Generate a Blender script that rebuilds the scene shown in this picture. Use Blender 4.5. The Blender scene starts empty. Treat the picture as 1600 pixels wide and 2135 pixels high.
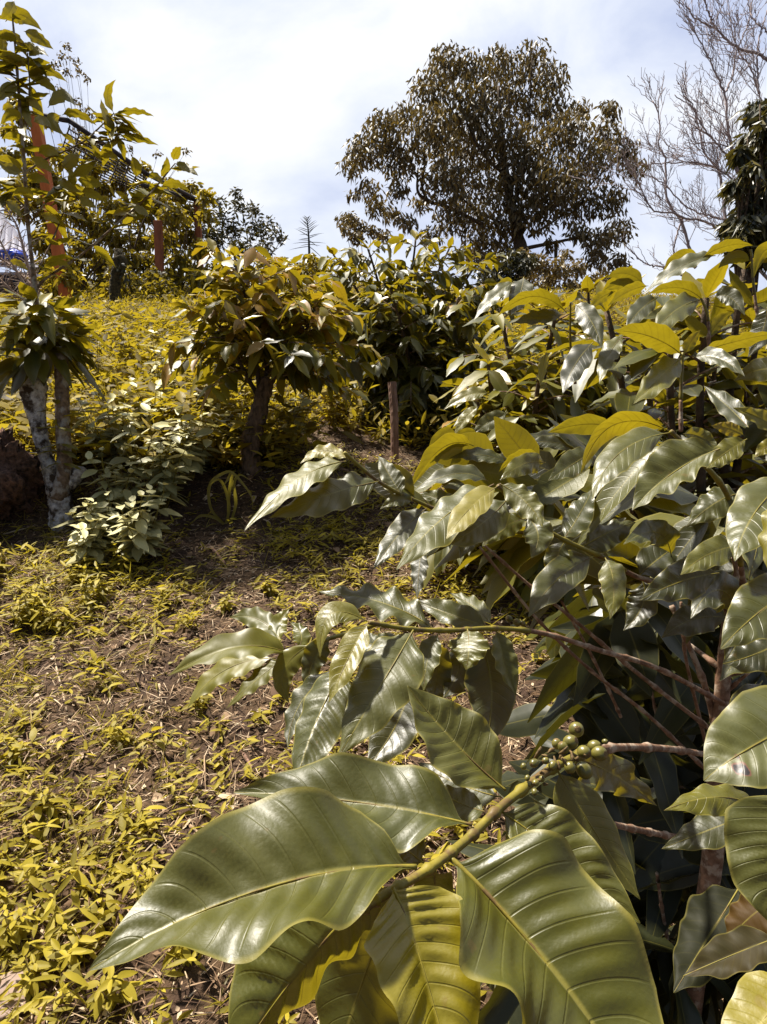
import bpy, math, random
import numpy as np
from mathutils import Vector, Matrix
C = bpy.context.scene.collection
sc = bpy.context.scene
R_ = math.radians
rng = np.random.default_rng(7)
random.seed(7)

# ------------------------------------------------------------------ camera, world, sun, exposure
FPX = 1390.0                       # focal length in photo pixels (photo is 1600 x 2135)
PITCH = R_(14.0)
EYE = np.array([0.0, 0.0, 1.45])
cam = bpy.data.cameras.new('camera'); cam_o = bpy.data.objects.new('camera', cam); C.objects.link(cam_o)
cam.sensor_fit = 'VERTICAL'; cam.sensor_height = 24.0; cam.lens = 24.0 * FPX / 2135.0
cam.clip_start = 0.02; cam.clip_end = 900
cam_o.location = EYE; cam_o.rotation_euler = (R_(90) - PITCH, 0, 0)
sc.camera = cam_o
AX = np.array([1.0, 0, 0]); AF = np.array([0, math.cos(PITCH), -math.sin(PITCH)]); AU = np.array([0, math.sin(PITCH), math.cos(PITCH)])

TO_SUN = Vector((-0.38, 0.37, 0.84)).normalized()
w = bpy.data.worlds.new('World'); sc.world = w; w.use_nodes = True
nt = w.node_tree; nt.nodes.clear()
out = nt.nodes.new('ShaderNodeOutputWorld'); bg = nt.nodes.new('ShaderNodeBackground')
sky = nt.nodes.new('ShaderNodeTexSky'); sky.sky_type = 'NISHITA'; sky.sun_disc = False
sky.sun_elevation = math.asin(TO_SUN.z); sky.sun_rotation = math.atan2(TO_SUN.x, TO_SUN.y)
sk = nt.nodes.new('ShaderNodeVectorMath'); sk.operation = 'SCALE'; sk.inputs['Scale'].default_value = 0.06
nt.links.new(sky.outputs[0], sk.inputs[0])
tc = nt.nodes.new('ShaderNodeTexCoord'); mp = nt.nodes.new('ShaderNodeMapping')
mp.inputs['Scale'].default_value = (1.0, 1.0, 1.6); mp.inputs['Rotation'].default_value = (0.2, 0.5, 0.3)
nt.links.new(tc.outputs['Generated'], mp.inputs[0])
n1 = nt.nodes.new('ShaderNodeTexNoise'); n1.inputs['Scale'].default_value = 2.6; n1.inputs['Detail'].default_value = 7; n1.inputs['Roughness'].default_value = 0.55
n1.inputs['Distortion'].default_value = 0.35
nt.links.new(mp.outputs[0], n1.inputs['Vector'])
cr = nt.nodes.new('ShaderNodeValToRGB'); e = cr.color_ramp.elements
e[0].position = 0.34; e[0].color = (0.50, 0.57, 0.78, 1)
e[1].position = 0.66; e[1].color = (1.0, 1.0, 1.0, 1)
x = cr.color_ramp.elements.new(0.50); x.color = (0.75, 0.80, 0.92, 1)
nt.links.new(n1.outputs['Fac'], cr.inputs[0])
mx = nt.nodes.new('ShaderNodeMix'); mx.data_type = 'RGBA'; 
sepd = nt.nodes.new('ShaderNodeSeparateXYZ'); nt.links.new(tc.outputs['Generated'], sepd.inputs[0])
cov = nt.nodes.new('ShaderNodeMapRange'); cov.interpolation_type = 'SMOOTHSTEP'; cov.inputs['From Min'].default_value = -0.35; cov.inputs['From Max'].default_value = 0.35   # unseen sky behind the camera is darkened to cut the fill light
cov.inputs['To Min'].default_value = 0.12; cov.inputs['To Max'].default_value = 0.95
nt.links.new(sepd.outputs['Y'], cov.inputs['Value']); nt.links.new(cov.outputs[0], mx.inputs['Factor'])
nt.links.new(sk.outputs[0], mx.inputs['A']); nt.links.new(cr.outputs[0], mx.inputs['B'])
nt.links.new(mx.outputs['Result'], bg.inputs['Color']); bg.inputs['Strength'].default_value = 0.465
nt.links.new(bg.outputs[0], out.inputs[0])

sun = bpy.data.lights.new('sun', 'SUN'); sun_o = bpy.data.objects.new('sun', sun); C.objects.link(sun_o)
sun.energy = 4.6; sun.angle = R_(3.5); sun.color = (1.0, 0.93, 0.82)
sun_o.rotation_euler = TO_SUN.to_track_quat('Z', 'Y').to_euler(); sun_o.location = (0, 0, 30)
sc.view_settings.view_transform = 'Standard'; sc.view_settings.look = 'None'
sc.view_settings.exposure = 1.32; sc.view_settings.gamma = 1.0; sc.view_settings.use_curve_mapping = False
sc.cycles.max_bounces = 8; sc.cycles.diffuse_bounces = 3; sc.cycles.glossy_bounces = 3; sc.cycles.transmission_bounces = 5
sc.cycles.transparent_max_bounces = 6; sc.cycles.caustics_reflective = False; sc.cycles.caustics_refractive = False
sc.cycles.sample_clamp_indirect = 6

# ------------------------------------------------------------------ maths
def at(u, v, d):
    return EYE + d * (AF + (u - 800.0) / FPX * AX - (v - 1067.5) / FPX * AU)
def nrm(a):
    a = np.asarray(a, float); n = np.linalg.norm(a, axis=-1, keepdims=True); return a / np.maximum(n, 1e-9)
def sstep(x, a, b):
    t = np.clip((x - a) / (b - a), 0, 1); return t * t * (3 - 2 * t)
def vnoise(x, y, seed=0):
    x = np.asarray(x, float); y = np.asarray(y, float)
    xi = np.floor(x).astype(np.int64); yi = np.floor(y).astype(np.int64); fx = x - xi; fy = y - yi
    fx = fx * fx * (3 - 2 * fx); fy = fy * fy * (3 - 2 * fy)
    def h(a, b):
        n = (a * 374761393 + b * 668265263 + seed * 1274126177) & 0xFFFFFFFF
        n = ((n ^ (n >> 13)) * 1274126177) & 0xFFFFFFFF
        return ((n ^ (n >> 16)) & 0xFFFF) / 65535.0
    return (h(xi, yi) * (1 - fx) + h(xi + 1, yi) * fx) * (1 - fy) + (h(xi, yi + 1) * (1 - fx) + h(xi + 1, yi + 1) * fx) * fy
def gz(x, y):
    x = np.asarray(x, float); y = np.asarray(y, float)
    yy = np.minimum(y, 19 + 0 * y)
    z = 0.150 * yy + 0.20 * sstep(y, 3.35, 3.75) * (1 - sstep(x, -0.6, 0.3))
    z = z - 0.05 * np.maximum(y - 19, 0) * sstep(y, 19, 24) - 0.03 * np.clip(x - 3, 0, 30) * sstep(y, 6, 14)
    z = z + 0.10 * (vnoise(x * 0.6, y * 0.6, 1) - 0.5) + 0.05 * (vnoise(x * 2.1, y * 2.1, 2) - 0.5)
    near = 1 - sstep(y, 6, 12)
    z = z + near * (0.030 * (vnoise(x * 7, y * 7, 3) - 0.5) + 0.026 * (vnoise(x * 19, y * 19, 4) - 0.5) + 0.016 * (vnoise(x * 43, y * 43, 5) - 0.5))
    return z
def ground(u, v):
    r = at(u, v, 1.0) - EYE; lo = 0.3
    for d in np.arange(0.5, 60, 0.02):
        p = EYE + r * d
        if p[2] < gz(p[0], p[1]): return p, d
    return EYE + r * 20, 20.0

# ------------------------------------------------------------------ mesh builder
class MB:
    def __init__(s): s.V = []; s.Q = []; s.T = []; s.qm = []; s.tm = []; s.A = []; s.n = 0
    def add(s, V, Q=None, T=None, mat=0, lf=None):
        V = np.asarray(V, float).reshape(-1, 3)
        if lf is None: lf = np.zeros((len(V), 3))
        if Q is not None and len(Q): s.Q.append(np.asarray(Q, np.int64) + s.n); s.qm.append(np.full(len(Q), mat))
        if T is not None and len(T): s.T.append(np.asarray(T, np.int64) + s.n); s.tm.append(np.full(len(T), mat))
        s.V.append(V); s.A.append(np.asarray(lf, float)); s.n += len(V)
    def mesh(s, name, mats, smooth=True):
        me = bpy.data.meshes.new(name)
        V = np.concatenate(s.V); A = np.concatenate(s.A)
        Q = np.concatenate(s.Q) if s.Q else np.zeros((0, 4), np.int64); T = np.concatenate(s.T) if s.T else np.zeros((0, 3), np.int64)
        me.vertices.add(len(V)); me.vertices.foreach_set('co', V.astype(np.float32).ravel())
        li = np.concatenate([Q.ravel(), T.ravel()]).astype(np.int32)
        me.loops.add(len(li)); me.loops.foreach_set('vertex_index', li)
        npol = len(Q) + len(T); me.polygons.add(npol)
        ls = np.concatenate([np.arange(len(Q)) * 4, len(Q) * 4 + np.arange(len(T)) * 3]).astype(np.int32)
        me.polygons.foreach_set('loop_start', ls)
        mi = np.concatenate((s.qm if s.qm else []) + (s.tm if s.tm else [])).astype(np.int32)
        me.polygons.foreach_set('material_index', mi)
        me.polygons.foreach_set('use_smooth', np.full(npol, smooth))
        a = me.attributes.new('lf', 'FLOAT_VECTOR', 'POINT'); a.data.foreach_set('vector', A.astype(np.float32).ravel())
        for m in (mats if isinstance(mats, (list, tuple)) else [mats]): me.materials.append(m)
        me.update(calc_edges=True)
        return me
    def build(s, name, mats, parent=None, smooth=True):
        o = bpy.data.objects.new(name, s.mesh(name, mats, smooth)); C.objects.link(o)
        if parent is not None: adopt(o, parent)
        return o
def adopt(o, parent):
    o.parent = parent
    r = parent
    while r.parent is not None: r = r.parent
    if r is parent: o.matrix_parent_inverse = Matrix.Translation(-r.location)
def thing(name, loc, label, cat, group=None):
    o = bpy.data.objects.new(name, None); C.objects.link(o); o.empty_display_size = 0.1
    o.location = [float(q) for q in loc]; tag(o, label, cat, group); return o
def tag(o, label=None, cat=None, group=None, kind=None):
    if label: o['label'] = label
    if cat: o['category'] = cat
    if group: o['group'] = group
    if kind: o['kind'] = kind
    return o
def spline(P, n):
    P = np.asarray(P, float)
    if len(P) == 2: return P[0] + (P[1] - P[0]) * np.linspace(0, 1, n)[:, None]
    Pe = np.vstack([2 * P[0] - P[1], P, 2 * P[-1] - P[-2]]); m = len(P) - 1
    t = np.linspace(0, m - 1e-6, n); i = t.astype(int); f = (t - i)[:, None]
    a, b, c, d = Pe[i], Pe[i + 1], Pe[i + 2], Pe[i + 3]
    return 0.5 * (2 * b + (c - a) * f + (2 * a - 5 * b + 4 * c - d) * f ** 2 + (3 * b - a - 3 * c + d) * f ** 3)
def tube(mb, P, r, sides=6, mat=0, lf=(0, 0, 0), cap=True, rough=0.0, seed=0):
    P = np.asarray(P, float); n = len(P); r = np.broadcast_to(np.asarray(r, float), (n,))
    T = nrm(np.gradient(P, axis=0)); up = np.array([0.0, 0, 1]) if abs(T[0, 2]) < 0.9 else np.array([1.0, 0, 0])
    X = nrm(np.cross(T[0], up)); Xs = []
    for i in range(n):
        X = nrm(X - T[i] * np.dot(X, T[i])); Xs.append(X)
    Xs = np.array(Xs); Ys = np.cross(T, Xs)
    a = np.arange(sides) * 2 * math.pi / sides
    rr = r[:, None] * np.ones((1, sides))
    if rough > 0:
        g = np.random.default_rng(seed); rr = rr * (1 + rough * (g.random((n, sides)) - 0.5))
    V = P[:, None] + rr[..., None] * (np.cos(a)[None, :, None] * Xs[:, None] + np.sin(a)[None, :, None] * Ys[:, None])
    i, j = np.meshgrid(np.arange(n - 1), np.arange(sides), indexing='ij'); j2 = (j + 1) % sides
    Q = np.stack([i * sides + j, i * sides + j2, (i + 1) * sides + j2, (i + 1) * sides + j], -1).reshape(-1, 4)
    V = V.reshape(-1, 3); Tt = None
    if cap:
        V = np.vstack([V, P[0], P[-1]]); k = np.arange(sides); k2 = (k + 1) % sides
        Tt = np.vstack([np.stack([k2, k, np.full(sides, n * sides)], -1), np.stack([(n - 1) * sides + k, (n - 1) * sides + k2, np.full(sides, n * sides + 1)], -1)])
    mb.add(V, Q, Tt, mat, np.tile(np.asarray(lf, float), (len(V), 1)))

# ------------------------------------------------------------------ materials
def newmat(name):
    m = bpy.data.materials.new(name); m.use_nodes = True; t = m.node_tree; t.nodes.clear(); return m, t
class NT:
    def __init__(s, t): s.t = t
    def n(s, typ, **kw):
        q = s.t.nodes.new(typ)
        for k, v in kw.items(): setattr(q, k, v)
        return q
    def l(s, a, b): s.t.links.new(a, b)
    def val(s, inp, v):
        if hasattr(v, 'is_output') or isinstance(v, bpy.types.NodeSocket): s.l(v, inp)
        else: inp.default_value = v
    def math(s, op, a, b=0.0, c=0.0, clamp=False):
        q = s.n('ShaderNodeMath', operation=op, use_clamp=clamp); s.val(q.inputs[0], a); s.val(q.inputs[1], b); s.val(q.inputs[2], c); return q.outputs[0]
    def mix(s, f, a, b, blend='MIX'):
        q = s.n('ShaderNodeMix', data_type='RGBA', blend_type=blend); s.val(q.inputs['Factor'], f); s.val(q.inputs['A'], a); s.val(q.inputs['B'], b); return q.outputs['Result']
    def ramp(s, f, stops):
        q = s.n('ShaderNodeValToRGB'); el = q.color_ramp.elements
        while len(el) < len(stops): el.new(0.5)
        for k, (p, c) in enumerate(stops): el[k].position = p; el[k].color = (*c, 1) if len(c) == 3 else c
        s.val(q.inputs[0], f); return q.outputs[0]
    def noise(s, vec, scale, detail=3, rough=0.5):
        q = s.n('ShaderNodeTexNoise'); q.inputs['Scale'].default_value = scale; q.inputs['Detail'].default_value = detail; q.inputs['Roughness'].default_value = rough
        if vec is not None: s.l(vec, q.inputs['Vector'])
        return q.outputs['Fac']
    def ss(s, x, a, b):
        q = s.n('ShaderNodeMapRange', interpolation_type='SMOOTHSTEP'); s.val(q.inputs['Value'], x); q.inputs['From Min'].default_value = a; q.inputs['From Max'].default_value = b; return q.outputs[0]

def leaf_mat(name, stops, back=1.35, trans=0.30, tcol=(0.58, 0.44, 0.015), rough=0.36, spec=0.5, veins=0.0, bump=0.0, spots=0.0, nv=11.0, coat=0.0, torn=()):
    m, t = newmat(name); g = NT(t)
    at_ = g.n('ShaderNodeAttribute', attribute_name='lf'); sep = g.n('ShaderNodeSeparateXYZ'); g.l(at_.outputs['Vector'], sep.inputs[0])
    S, Tt, tint = sep.outputs
    geo = g.n('ShaderNodeNewGeometry'); pos = geo.outputs['Position']
    nz = g.noise(pos, 55, 3)
    f = g.math('ADD', tint, g.math('MULTIPLY', g.math('SUBTRACT', nz, 0.5), 0.22))
    col = g.ramp(f, stops)
    if spots > 0:
        sp = g.noise(pos, 95, 2); col = g.mix(g.math('MULTIPLY', g.ss(sp, 0.70, 0.76), spots), col, (0.16, 0.09, 0.02, 1))
    for (s0, t0, a0, b0) in torn:
        dd = g.math('ADD', g.math('POWER', g.math('MULTIPLY', g.math('SUBTRACT', S, s0), 1 / a0), 2.0), g.math('POWER', g.math('MULTIPLY', g.math('SUBTRACT', Tt, t0), 1 / b0), 2.0))
        dd = g.math('ADD', dd, g.math('MULTIPLY', g.math('SUBTRACT', g.noise(pos, 180, 3), .5), 2.6))
        col = g.mix(g.math('SUBTRACT', 1.0, g.ss(dd, 1.0, 1.15)), col, g.mix(g.ss(dd, .6, .8), (.010, .005, .004, 1), (.13, .05, .02, 1)))
    hgt = None; vdark = 0.0
    if veins > 0:
        aS = g.math('ABSOLUTE', S)
        mid = g.math('SUBTRACT', 1.0, g.ss(aS, 0.012, 0.055))
        q = g.math('FRACT', g.math('SUBTRACT', g.math('MULTIPLY', Tt, nv), g.math('MULTIPLY', g.math('POWER', aS, 1.25), 1.5)))
        lat = g.math('SUBTRACT', 1.0, g.ss(g.math('ABSOLUTE', g.math('SUBTRACT', q, 0.5)), 0.012, 0.06))
        lat = g.math('MULTIPLY', lat, g.math('SUBTRACT', 1.0, g.ss(aS, 0.72, 0.97)))
        vm = g.math('MAXIMUM', mid, g.math('MULTIPLY', lat, 0.13))
        vdark = g.math('MULTIPLY', g.math('MAXIMUM', mid, g.math('MULTIPLY', lat, .6)), 1.0)
        vdark = g.math('ADD', vdark, g.math('MULTIPLY', g.noise(pos, 70, 4), .45))
        edge = g.math('MULTIPLY', g.ss(aS, 0.91, 0.99), 0.95)  # yellow rim: light glowing through the leaf edge, put into the colour
        vm2 = g.math('MULTIPLY', g.math('MAXIMUM', vm, edge), veins)
        col = g.mix(vm2, col, (0.36, 0.30, 0.05, 1))
        hgt = g.math('ADD', g.math('MULTIPLY', lat, -0.5), g.math('MULTIPLY', g.noise(pos, 420, 2), 0.35))
    bk = g.mix(geo.outputs['Backfacing'], col, g.mix(1.0, col, (back, back * 0.98, back * 1.15, 1), 'MULTIPLY'))
    p = g.n('ShaderNodeBsdfPrincipled'); g.l(bk, p.inputs['Base Color'])
    g.val(p.inputs['Roughness'], g.math('ADD', g.math('ADD', g.math('MULTIPLY_ADD', g.noise(pos, 9, 1), .36, rough - .18), g.math('MULTIPLY', g.math('SUBTRACT', g.noise(pos, 160, 2), 0.5), 0.18)), g.math('MULTIPLY', geo.outputs['Backfacing'], 0.2)))
    p.inputs['Specular IOR Level'].default_value = spec
    if coat: p.inputs['Coat Weight'].default_value = coat; p.inputs['Coat Roughness'].default_value = rough * 0.8
    if hgt is not None and bump > 0:
        b = g.n('ShaderNodeBump'); b.inputs['Strength'].default_value = bump; b.inputs['Distance'].default_value = 0.0012; g.l(hgt, b.inputs['Height']); g.l(b.outputs[0], p.inputs['Normal'])
    tr = g.n('ShaderNodeBsdfTranslucent'); g.l(g.mix(1.0, g.mix(0.66, col, (*tcol, 1)), g.ramp(vdark, [(0, (1, 1, 1)), (1, (.45, .42, .4))]), 'MULTIPLY'), tr.inputs['Color'])
    ms = g.n('ShaderNodeMixShader'); ms.inputs[0].default_value = trans; g.l(p.outputs[0], ms.inputs[1]); g.l(tr.outputs[0], ms.inputs[2])
    o = g.n('ShaderNodeOutputMaterial'); g.l(ms.outputs[0], o.inputs[0]); return m
def solid_mat(name, c1, c2, scale=12, rough=0.8, bump=0.3, dist=0.01, c3=None, s3=3, spec=0.3, stretch=None):
    m, t = newmat(name); g = NT(t); geo = g.n('ShaderNodeNewGeometry'); pos = geo.outputs['Position']
    if stretch:
        q = g.n('ShaderNodeMapping'); q.inputs['Scale'].default_value = stretch; g.l(pos, q.inputs[0]); pos = q.outputs[0]
    nz = g.noise(pos, scale, 6, 0.6); col = g.ramp(nz, [(0.32, c1), (0.68, c2)])
    if c3: col = g.mix(g.ss(g.noise(pos, s3, 4, 0.6), 0.48, 0.62), col, (*c3, 1))
    p = g.n('ShaderNodeBsdfPrincipled'); g.l(col, p.inputs['Base Color']); p.inputs['Roughness'].default_value = rough; p.inputs['Specular IOR Level'].default_value = spec
    if bump: b = g.n('ShaderNodeBump'); b.inputs['Strength'].default_value = bump; b.inputs['Distance'].default_value = dist; g.l(nz, b.inputs['Height']); g.l(b.outputs[0], p.inputs['Normal'])
    o = g.n('ShaderNodeOutputMaterial'); g.l(p.outputs[0], o.inputs[0]); return m
def tint_mat(name, stops, rough=0.85):
    m, t = newmat(name); g = NT(t); a = g.n('ShaderNodeAttribute', attribute_name='lf'); sep = g.n('ShaderNodeSeparateXYZ'); g.l(a.outputs['Vector'], sep.inputs[0])
    p = g.n('ShaderNodeBsdfPrincipled'); g.l(g.ramp(sep.outputs[2], stops), p.inputs['Base Color']); p.inputs['Roughness'].default_value = rough; p.inputs['Specular IOR Level'].default_value = 0.25
    o = g.n('ShaderNodeOutputMaterial'); g.l(p.outputs[0], o.inputs[0]); return m

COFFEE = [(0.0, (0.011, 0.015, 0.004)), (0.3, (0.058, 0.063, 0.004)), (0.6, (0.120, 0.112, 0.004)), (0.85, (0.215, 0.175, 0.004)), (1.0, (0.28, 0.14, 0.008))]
M = {}
M['hero'] = leaf_mat('coffee_leaf', COFFEE, trans=0.28, rough=0.46, spec=0.72, veins=0.45, bump=0.42, spots=0.30)
M['coffee'] = leaf_mat('coffee_leaf_far', COFFEE, trans=0.30, rough=0.44, spec=0.45, veins=0.28, bump=0.0)
M['torn'] = leaf_mat('torn_leaf', COFFEE, trans=0.2, rough=0.45, spec=0.95, veins=0.45, bump=0.25, torn=((.40, .74, .26, .05), (.02, .70, .08, .015)))
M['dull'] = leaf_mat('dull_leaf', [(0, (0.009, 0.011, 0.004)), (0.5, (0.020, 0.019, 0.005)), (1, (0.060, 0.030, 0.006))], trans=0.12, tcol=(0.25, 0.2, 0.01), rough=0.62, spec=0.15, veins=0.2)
M['shade'] = leaf_mat('shade_painted_leaf', [(0, (0.018, 0.021, 0.007)), (0.5, (0.042, 0.043, 0.007)), (1, (0.09, 0.075, 0.006))], trans=0.12, tcol=(0.25, 0.22, 0.01), rough=0.42, spec=0.4, veins=0.2)  # darker coffee leaf: the shade inside the bush is put into the colour
M['twig'] = solid_mat('green_twig', (0.13, 0.11, 0.014), (0.25, 0.20, 0.025), 60, 0.5, 0.35, 0.002, c3=(0.12, 0.075, 0.025), s3=55)
M['bark_twig'] = solid_mat('brown_twig', (0.09, 0.045, 0.024), (0.27, 0.155, 0.095), 90, 0.75, 0.6, 0.003, c3=(0.34, 0.26, 0.19), s3=60)
M['berry'] = solid_mat('green_cherry', (0.075, 0.07, 0.010), (0.17, 0.145, 0.025), 130, 0.36, 0.05, 0.001, spec=0.6)
M['berry_tip'] = solid_mat('cherry_tip', (0.05, 0.03, 0.01), (0.22, 0.14, 0.05), 200, 0.7)
M['bark'] = solid_mat('dark_bark', (0.035, 0.024, 0.016), (0.12, 0.08, 0.05), 22, 0.9, 0.8, 0.02)
M['lichen_bark'] = solid_mat('lichen_bark', (0.16, 0.13, 0.11), (0.78, 0.74, 0.70), 34, 0.9, 1.0, 0.03, c3=(0.06, 0.04, 0.025), s3=14)
M['brown_bark'] = solid_mat('brown_bark', (0.07, 0.042, 0.022), (0.27, 0.18, 0.11), 40, 0.9, 0.9, 0.015, c3=(0.35, 0.31, 0.26), s3=14)
M['old_bark'] = solid_mat('old_bark', (0.04, 0.025, 0.015), (0.20, 0.125, 0.078), 45, 0.9, 1.0, 0.02, stretch=(1, 1, .35))
M['soil'] = solid_mat('soil', (0.020, 0.011, 0.005), (0.112, 0.066, 0.032), 38, 0.95, 0.8, 0.02, c3=(0.05, 0.028, 0.017), s3=3.5)
M['litter'] = tint_mat('dry_litter', [(0, (0.05, 0.026, 0.016)), (0.35, (0.15, 0.090, 0.048)), (0.7, (0.31, 0.21, 0.125)), (0.97, (0.54, 0.43, 0.29)), (1, (0.34, 0.14, 0.03))])
M['weed'] = leaf_mat('weed_leaf', [(0, (0.08, 0.07, 0.010)), (0.5, (0.22, 0.18, 0.016)), (1, (0.40, 0.32, 0.03))], trans=0.35, tcol=(0.72, 0.58, 0.03), rough=0.55, spec=0.2)
M['grass'] = leaf_mat('grass_blade', [(0, (0.09, 0.07, 0.014)), (0.5, (0.22, 0.17, 0.024)), (1, (0.42, 0.33, 0.09))], trans=0.35, tcol=(0.7, 0.58, 0.05), rough=0.5, spec=0.35)
M['hill'] = leaf_mat('hill_leaf', [(0, (0.024, 0.019, 0.008)), (0.5, (0.12, 0.09, 0.010)), (1, (0.31, 0.24, 0.04))], trans=0.34, tcol=(0.66, 0.50, 0.02), rough=0.6, spec=0.12)
M['greyweed'] = leaf_mat('grey_weed_leaf', [(0, (0.20, 0.185, 0.08)), (0.6, (0.42, 0.39, 0.17)), (1, (0.60, 0.56, 0.28))], trans=0.2, tcol=(0.5, 0.45, 0.12), rough=0.5, spec=0.4, veins=0.2, nv=6, spots=0.3)
M['tree'] = leaf_mat('tree_leaf', [(0, (0.032, 0.026, 0.013)), (0.5, (0.092, 0.072, 0.028)), (1, (0.23, 0.165, 0.05))], trans=0.18, tcol=(0.3, 0.2, 0.03), rough=0.5, spec=0.5)
M['darktree'] = leaf_mat('dark_tree_leaf', [(0, (0.015, 0.018, 0.008)), (0.5, (0.045, 0.045, 0.013)), (1, (0.17, 0.13, 0.02))], trans=0.15, tcol=(0.2, 0.16, 0.02), rough=0.4, spec=0.5)
M['shrub'] = leaf_mat('shrub_leaf', [(0, (0.05, 0.044, 0.012)), (0.5, (0.16, 0.13, 0.014)), (1, (0.42, 0.32, 0.012))], trans=0.3, tcol=(0.6, 0.45, 0.02), rough=0.45, spec=0.5)
M['bare'] = solid_mat('bare_bark', (0.20, 0.155, 0.155), (0.42, 0.35, 0.34), 6, 0.9, 0.4, 0.02)
M['dry'] = tint_mat('dry_frond', [(0, (0.12, 0.07, 0.045)), (1, (0.42, 0.30, 0.22))])
M['orange_post'] = solid_mat('orange_post', (0.42, 0.095, 0.018), (0.62, 0.17, 0.035), 9, 0.7, 0.3, 0.01, stretch=(1, 1, 0.15))
M['rust_post'] = solid_mat('rust_post', (0.16, 0.05, 0.022), (0.34, 0.11, 0.045), 9, 0.8, 0.3, 0.01, stretch=(1, 1, 0.15))
M['beam'] = solid_mat('dark_beam', (0.025, 0.02, 0.024), (0.075, 0.06, 0.06), 12, 0.8)
M['stake'] = solid_mat('stake_wood', (0.14, 0.075, 0.05), (0.30, 0.18, 0.13), 30, 0.85, 0.5, 0.01, stretch=(1, 1, 0.1))
M['plank'] = solid_mat('plank_wood', (0.16, 0.11, 0.085), (0.30, 0.22, 0.175), 26, 0.8, 0.4, 0.004, stretch=(0.25, 1, 1))
M['rot'] = solid_mat('rotten_wood', (0.010, 0.006, 0.004), (0.20, 0.11, 0.075), 34, 0.95, 1.0, 0.04)
M['moss'] = solid_mat('mossy_bark', (0.010, 0.010, 0.004), (0.085, 0.06, 0.022), 20, 0.95, 0.9, 0.03)

# ------------------------------------------------------------------ leaf shapes
_wt = np.array([0, .045, .065, .11, .18, .29, .42, .58, .73, .83, .90, .95, .985, 1.0])
_ww = np.array([.035, .04, .12, .42, .74, .96, 1.0, .92, .70, .46, .26, .12, .05, .012])
def wprof(t): return np.interp(t, _wt, _ww)
def hero_leaf(name, parent, b, m, t, hwL, hwR, tint=0.3, wave=0.15, nw=4.5, sL=0, sR=0, seed=0, mats=None, nl=42, ns=9, bulge=0.05, under=False, quilt=0.55):
    g = np.random.default_rng(seed + 11); B, Mm, Tt = at(*b), at(*m), at(*t)
    ctrl = 2 * Mm - 0.5 * (B + Tt); tt = np.linspace(0, 1, nl); q = tt[:, None]
    P = (1 - q) ** 2 * B + 2 * q * (1 - q) * ctrl + q ** 2 * Tt
    T = nrm(np.gradient(P, axis=0)); Lw = np.linalg.norm(np.diff(P, axis=0), axis=1).sum()
    px = m[2] / FPX; W = max(max(abs(hwL), abs(hwR)) * px * 1.04, 0.17 * Lw)
    Vd = nrm(P - EYE); left = nrm(np.cross(T, Vd))
    aL = float(np.clip(hwL * px / W, -1, 1)); aR = float(np.clip(hwR * px / W, -1, 1))
    if under: cL, kL, cR, kR = -aR * left, aR, aL * left, aL          # the underside shows: the halves swap on the screen
    else: cL, kL, cR, kR = aL * left, aL, -aR * left, aR
    def half(c, a, side, s):
        k = math.sqrt(max(0.0, 1 - a * a))
        if s: return c + s * k * Vd
        return max((c + sg * k * Vd for sg in (1, -1)), key=lambda h: (np.cross(T, h) * side)[:, 2].mean())
    hL = half(cL, kL, 1, sL); hR = half(cR, kR, -1, sR)
    s = np.linspace(-1, 1, 2 * ns + 1); ab = np.abs(s)
    NL = nrm(np.cross(T, hL)); NR = nrm(np.cross(hR, T)); Nm = nrm(NL + NR)
    wt = wprof(tt) * W * (1 + 0.05 * np.sin(tt * 13 + g.random() * 6))
    k = sstep(s, -0.28, 0.28)[None, :, None]       # soften the crease at the midrib
    off = (hL[:, None] * (ab[None, :, None]) * (s > 0)[None, :, None] + hR[:, None] * (ab[None, :, None]) * (s < 0)[None, :, None])
    N = nrm(NR[:, None] * (1 - k) + NL[:, None] * k)
    ph = g.random(2) * 6.28; nn = nw * (0.85 + 0.3 * g.random(2))
    wv = np.where(s[None] > 0, np.sin(2 * math.pi * nn[0] * tt[:, None] + ph[0] + 0.5 * np.sin(5 * tt[:, None])), np.sin(2 * math.pi * nn[1] * tt[:, None] + ph[1])) * ab[None] ** 2.2 * wave
    tq = tt[:, None] * 11.0 - 1.5 * ab[None] ** 1.25 + .22 * np.sin(7 * tt[:, None] + ph[0]) + .3 * (s > 0)[None]
    ql = -np.abs(np.cos(math.pi * tq)) ** 2 * quilt * (0.035 + 0.06 * vnoise(tt[:, None] * 4 + seed, 1.5 * s[None] + 5, 77)) * np.minimum(1, ab[None] * 4) * (1 - ab[None] ** 3)
    ar = bulge * 4 * ab[None] * (1 - ab[None]) + 0.02 * np.sin(9 * tt[:, None] + 5 * s[None] + ph[0])
    env = np.minimum(1, wprof(tt) * 1.6)[:, None]
    V = P[:, None] + wt[:, None, None] * off + N * ((wv + ql + ar) * env * W)[..., None]
    lf = np.stack([np.broadcast_to(s[None], (nl, len(s))), np.broadcast_to(tt[:, None], (nl, len(s))), np.full((nl, len(s)), tint)], -1)
    mb = MB(); n2 = len(s)
    i, j = np.meshgrid(np.arange(nl - 1), np.arange(n2 - 1), indexing='ij')
    Q = np.stack([i * n2 + j, (i + 1) * n2 + j, (i + 1) * n2 + j + 1, i * n2 + j + 1], -1).reshape(-1, 4)
    mb.add(V.reshape(-1, 3), Q, None, 0, lf.reshape(-1, 3))
    rad = np.interp(tt, [0, .08, .3, 1], [0.034, 0.028, 0.018, 0.003]) * W
    tube(mb, P + Nm * (rad * 0.05)[:, None], np.maximum(rad, 0.0002), 6, 1)
    return mb.build(name, mats or [M['hero'], M['twig']], parent)

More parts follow.
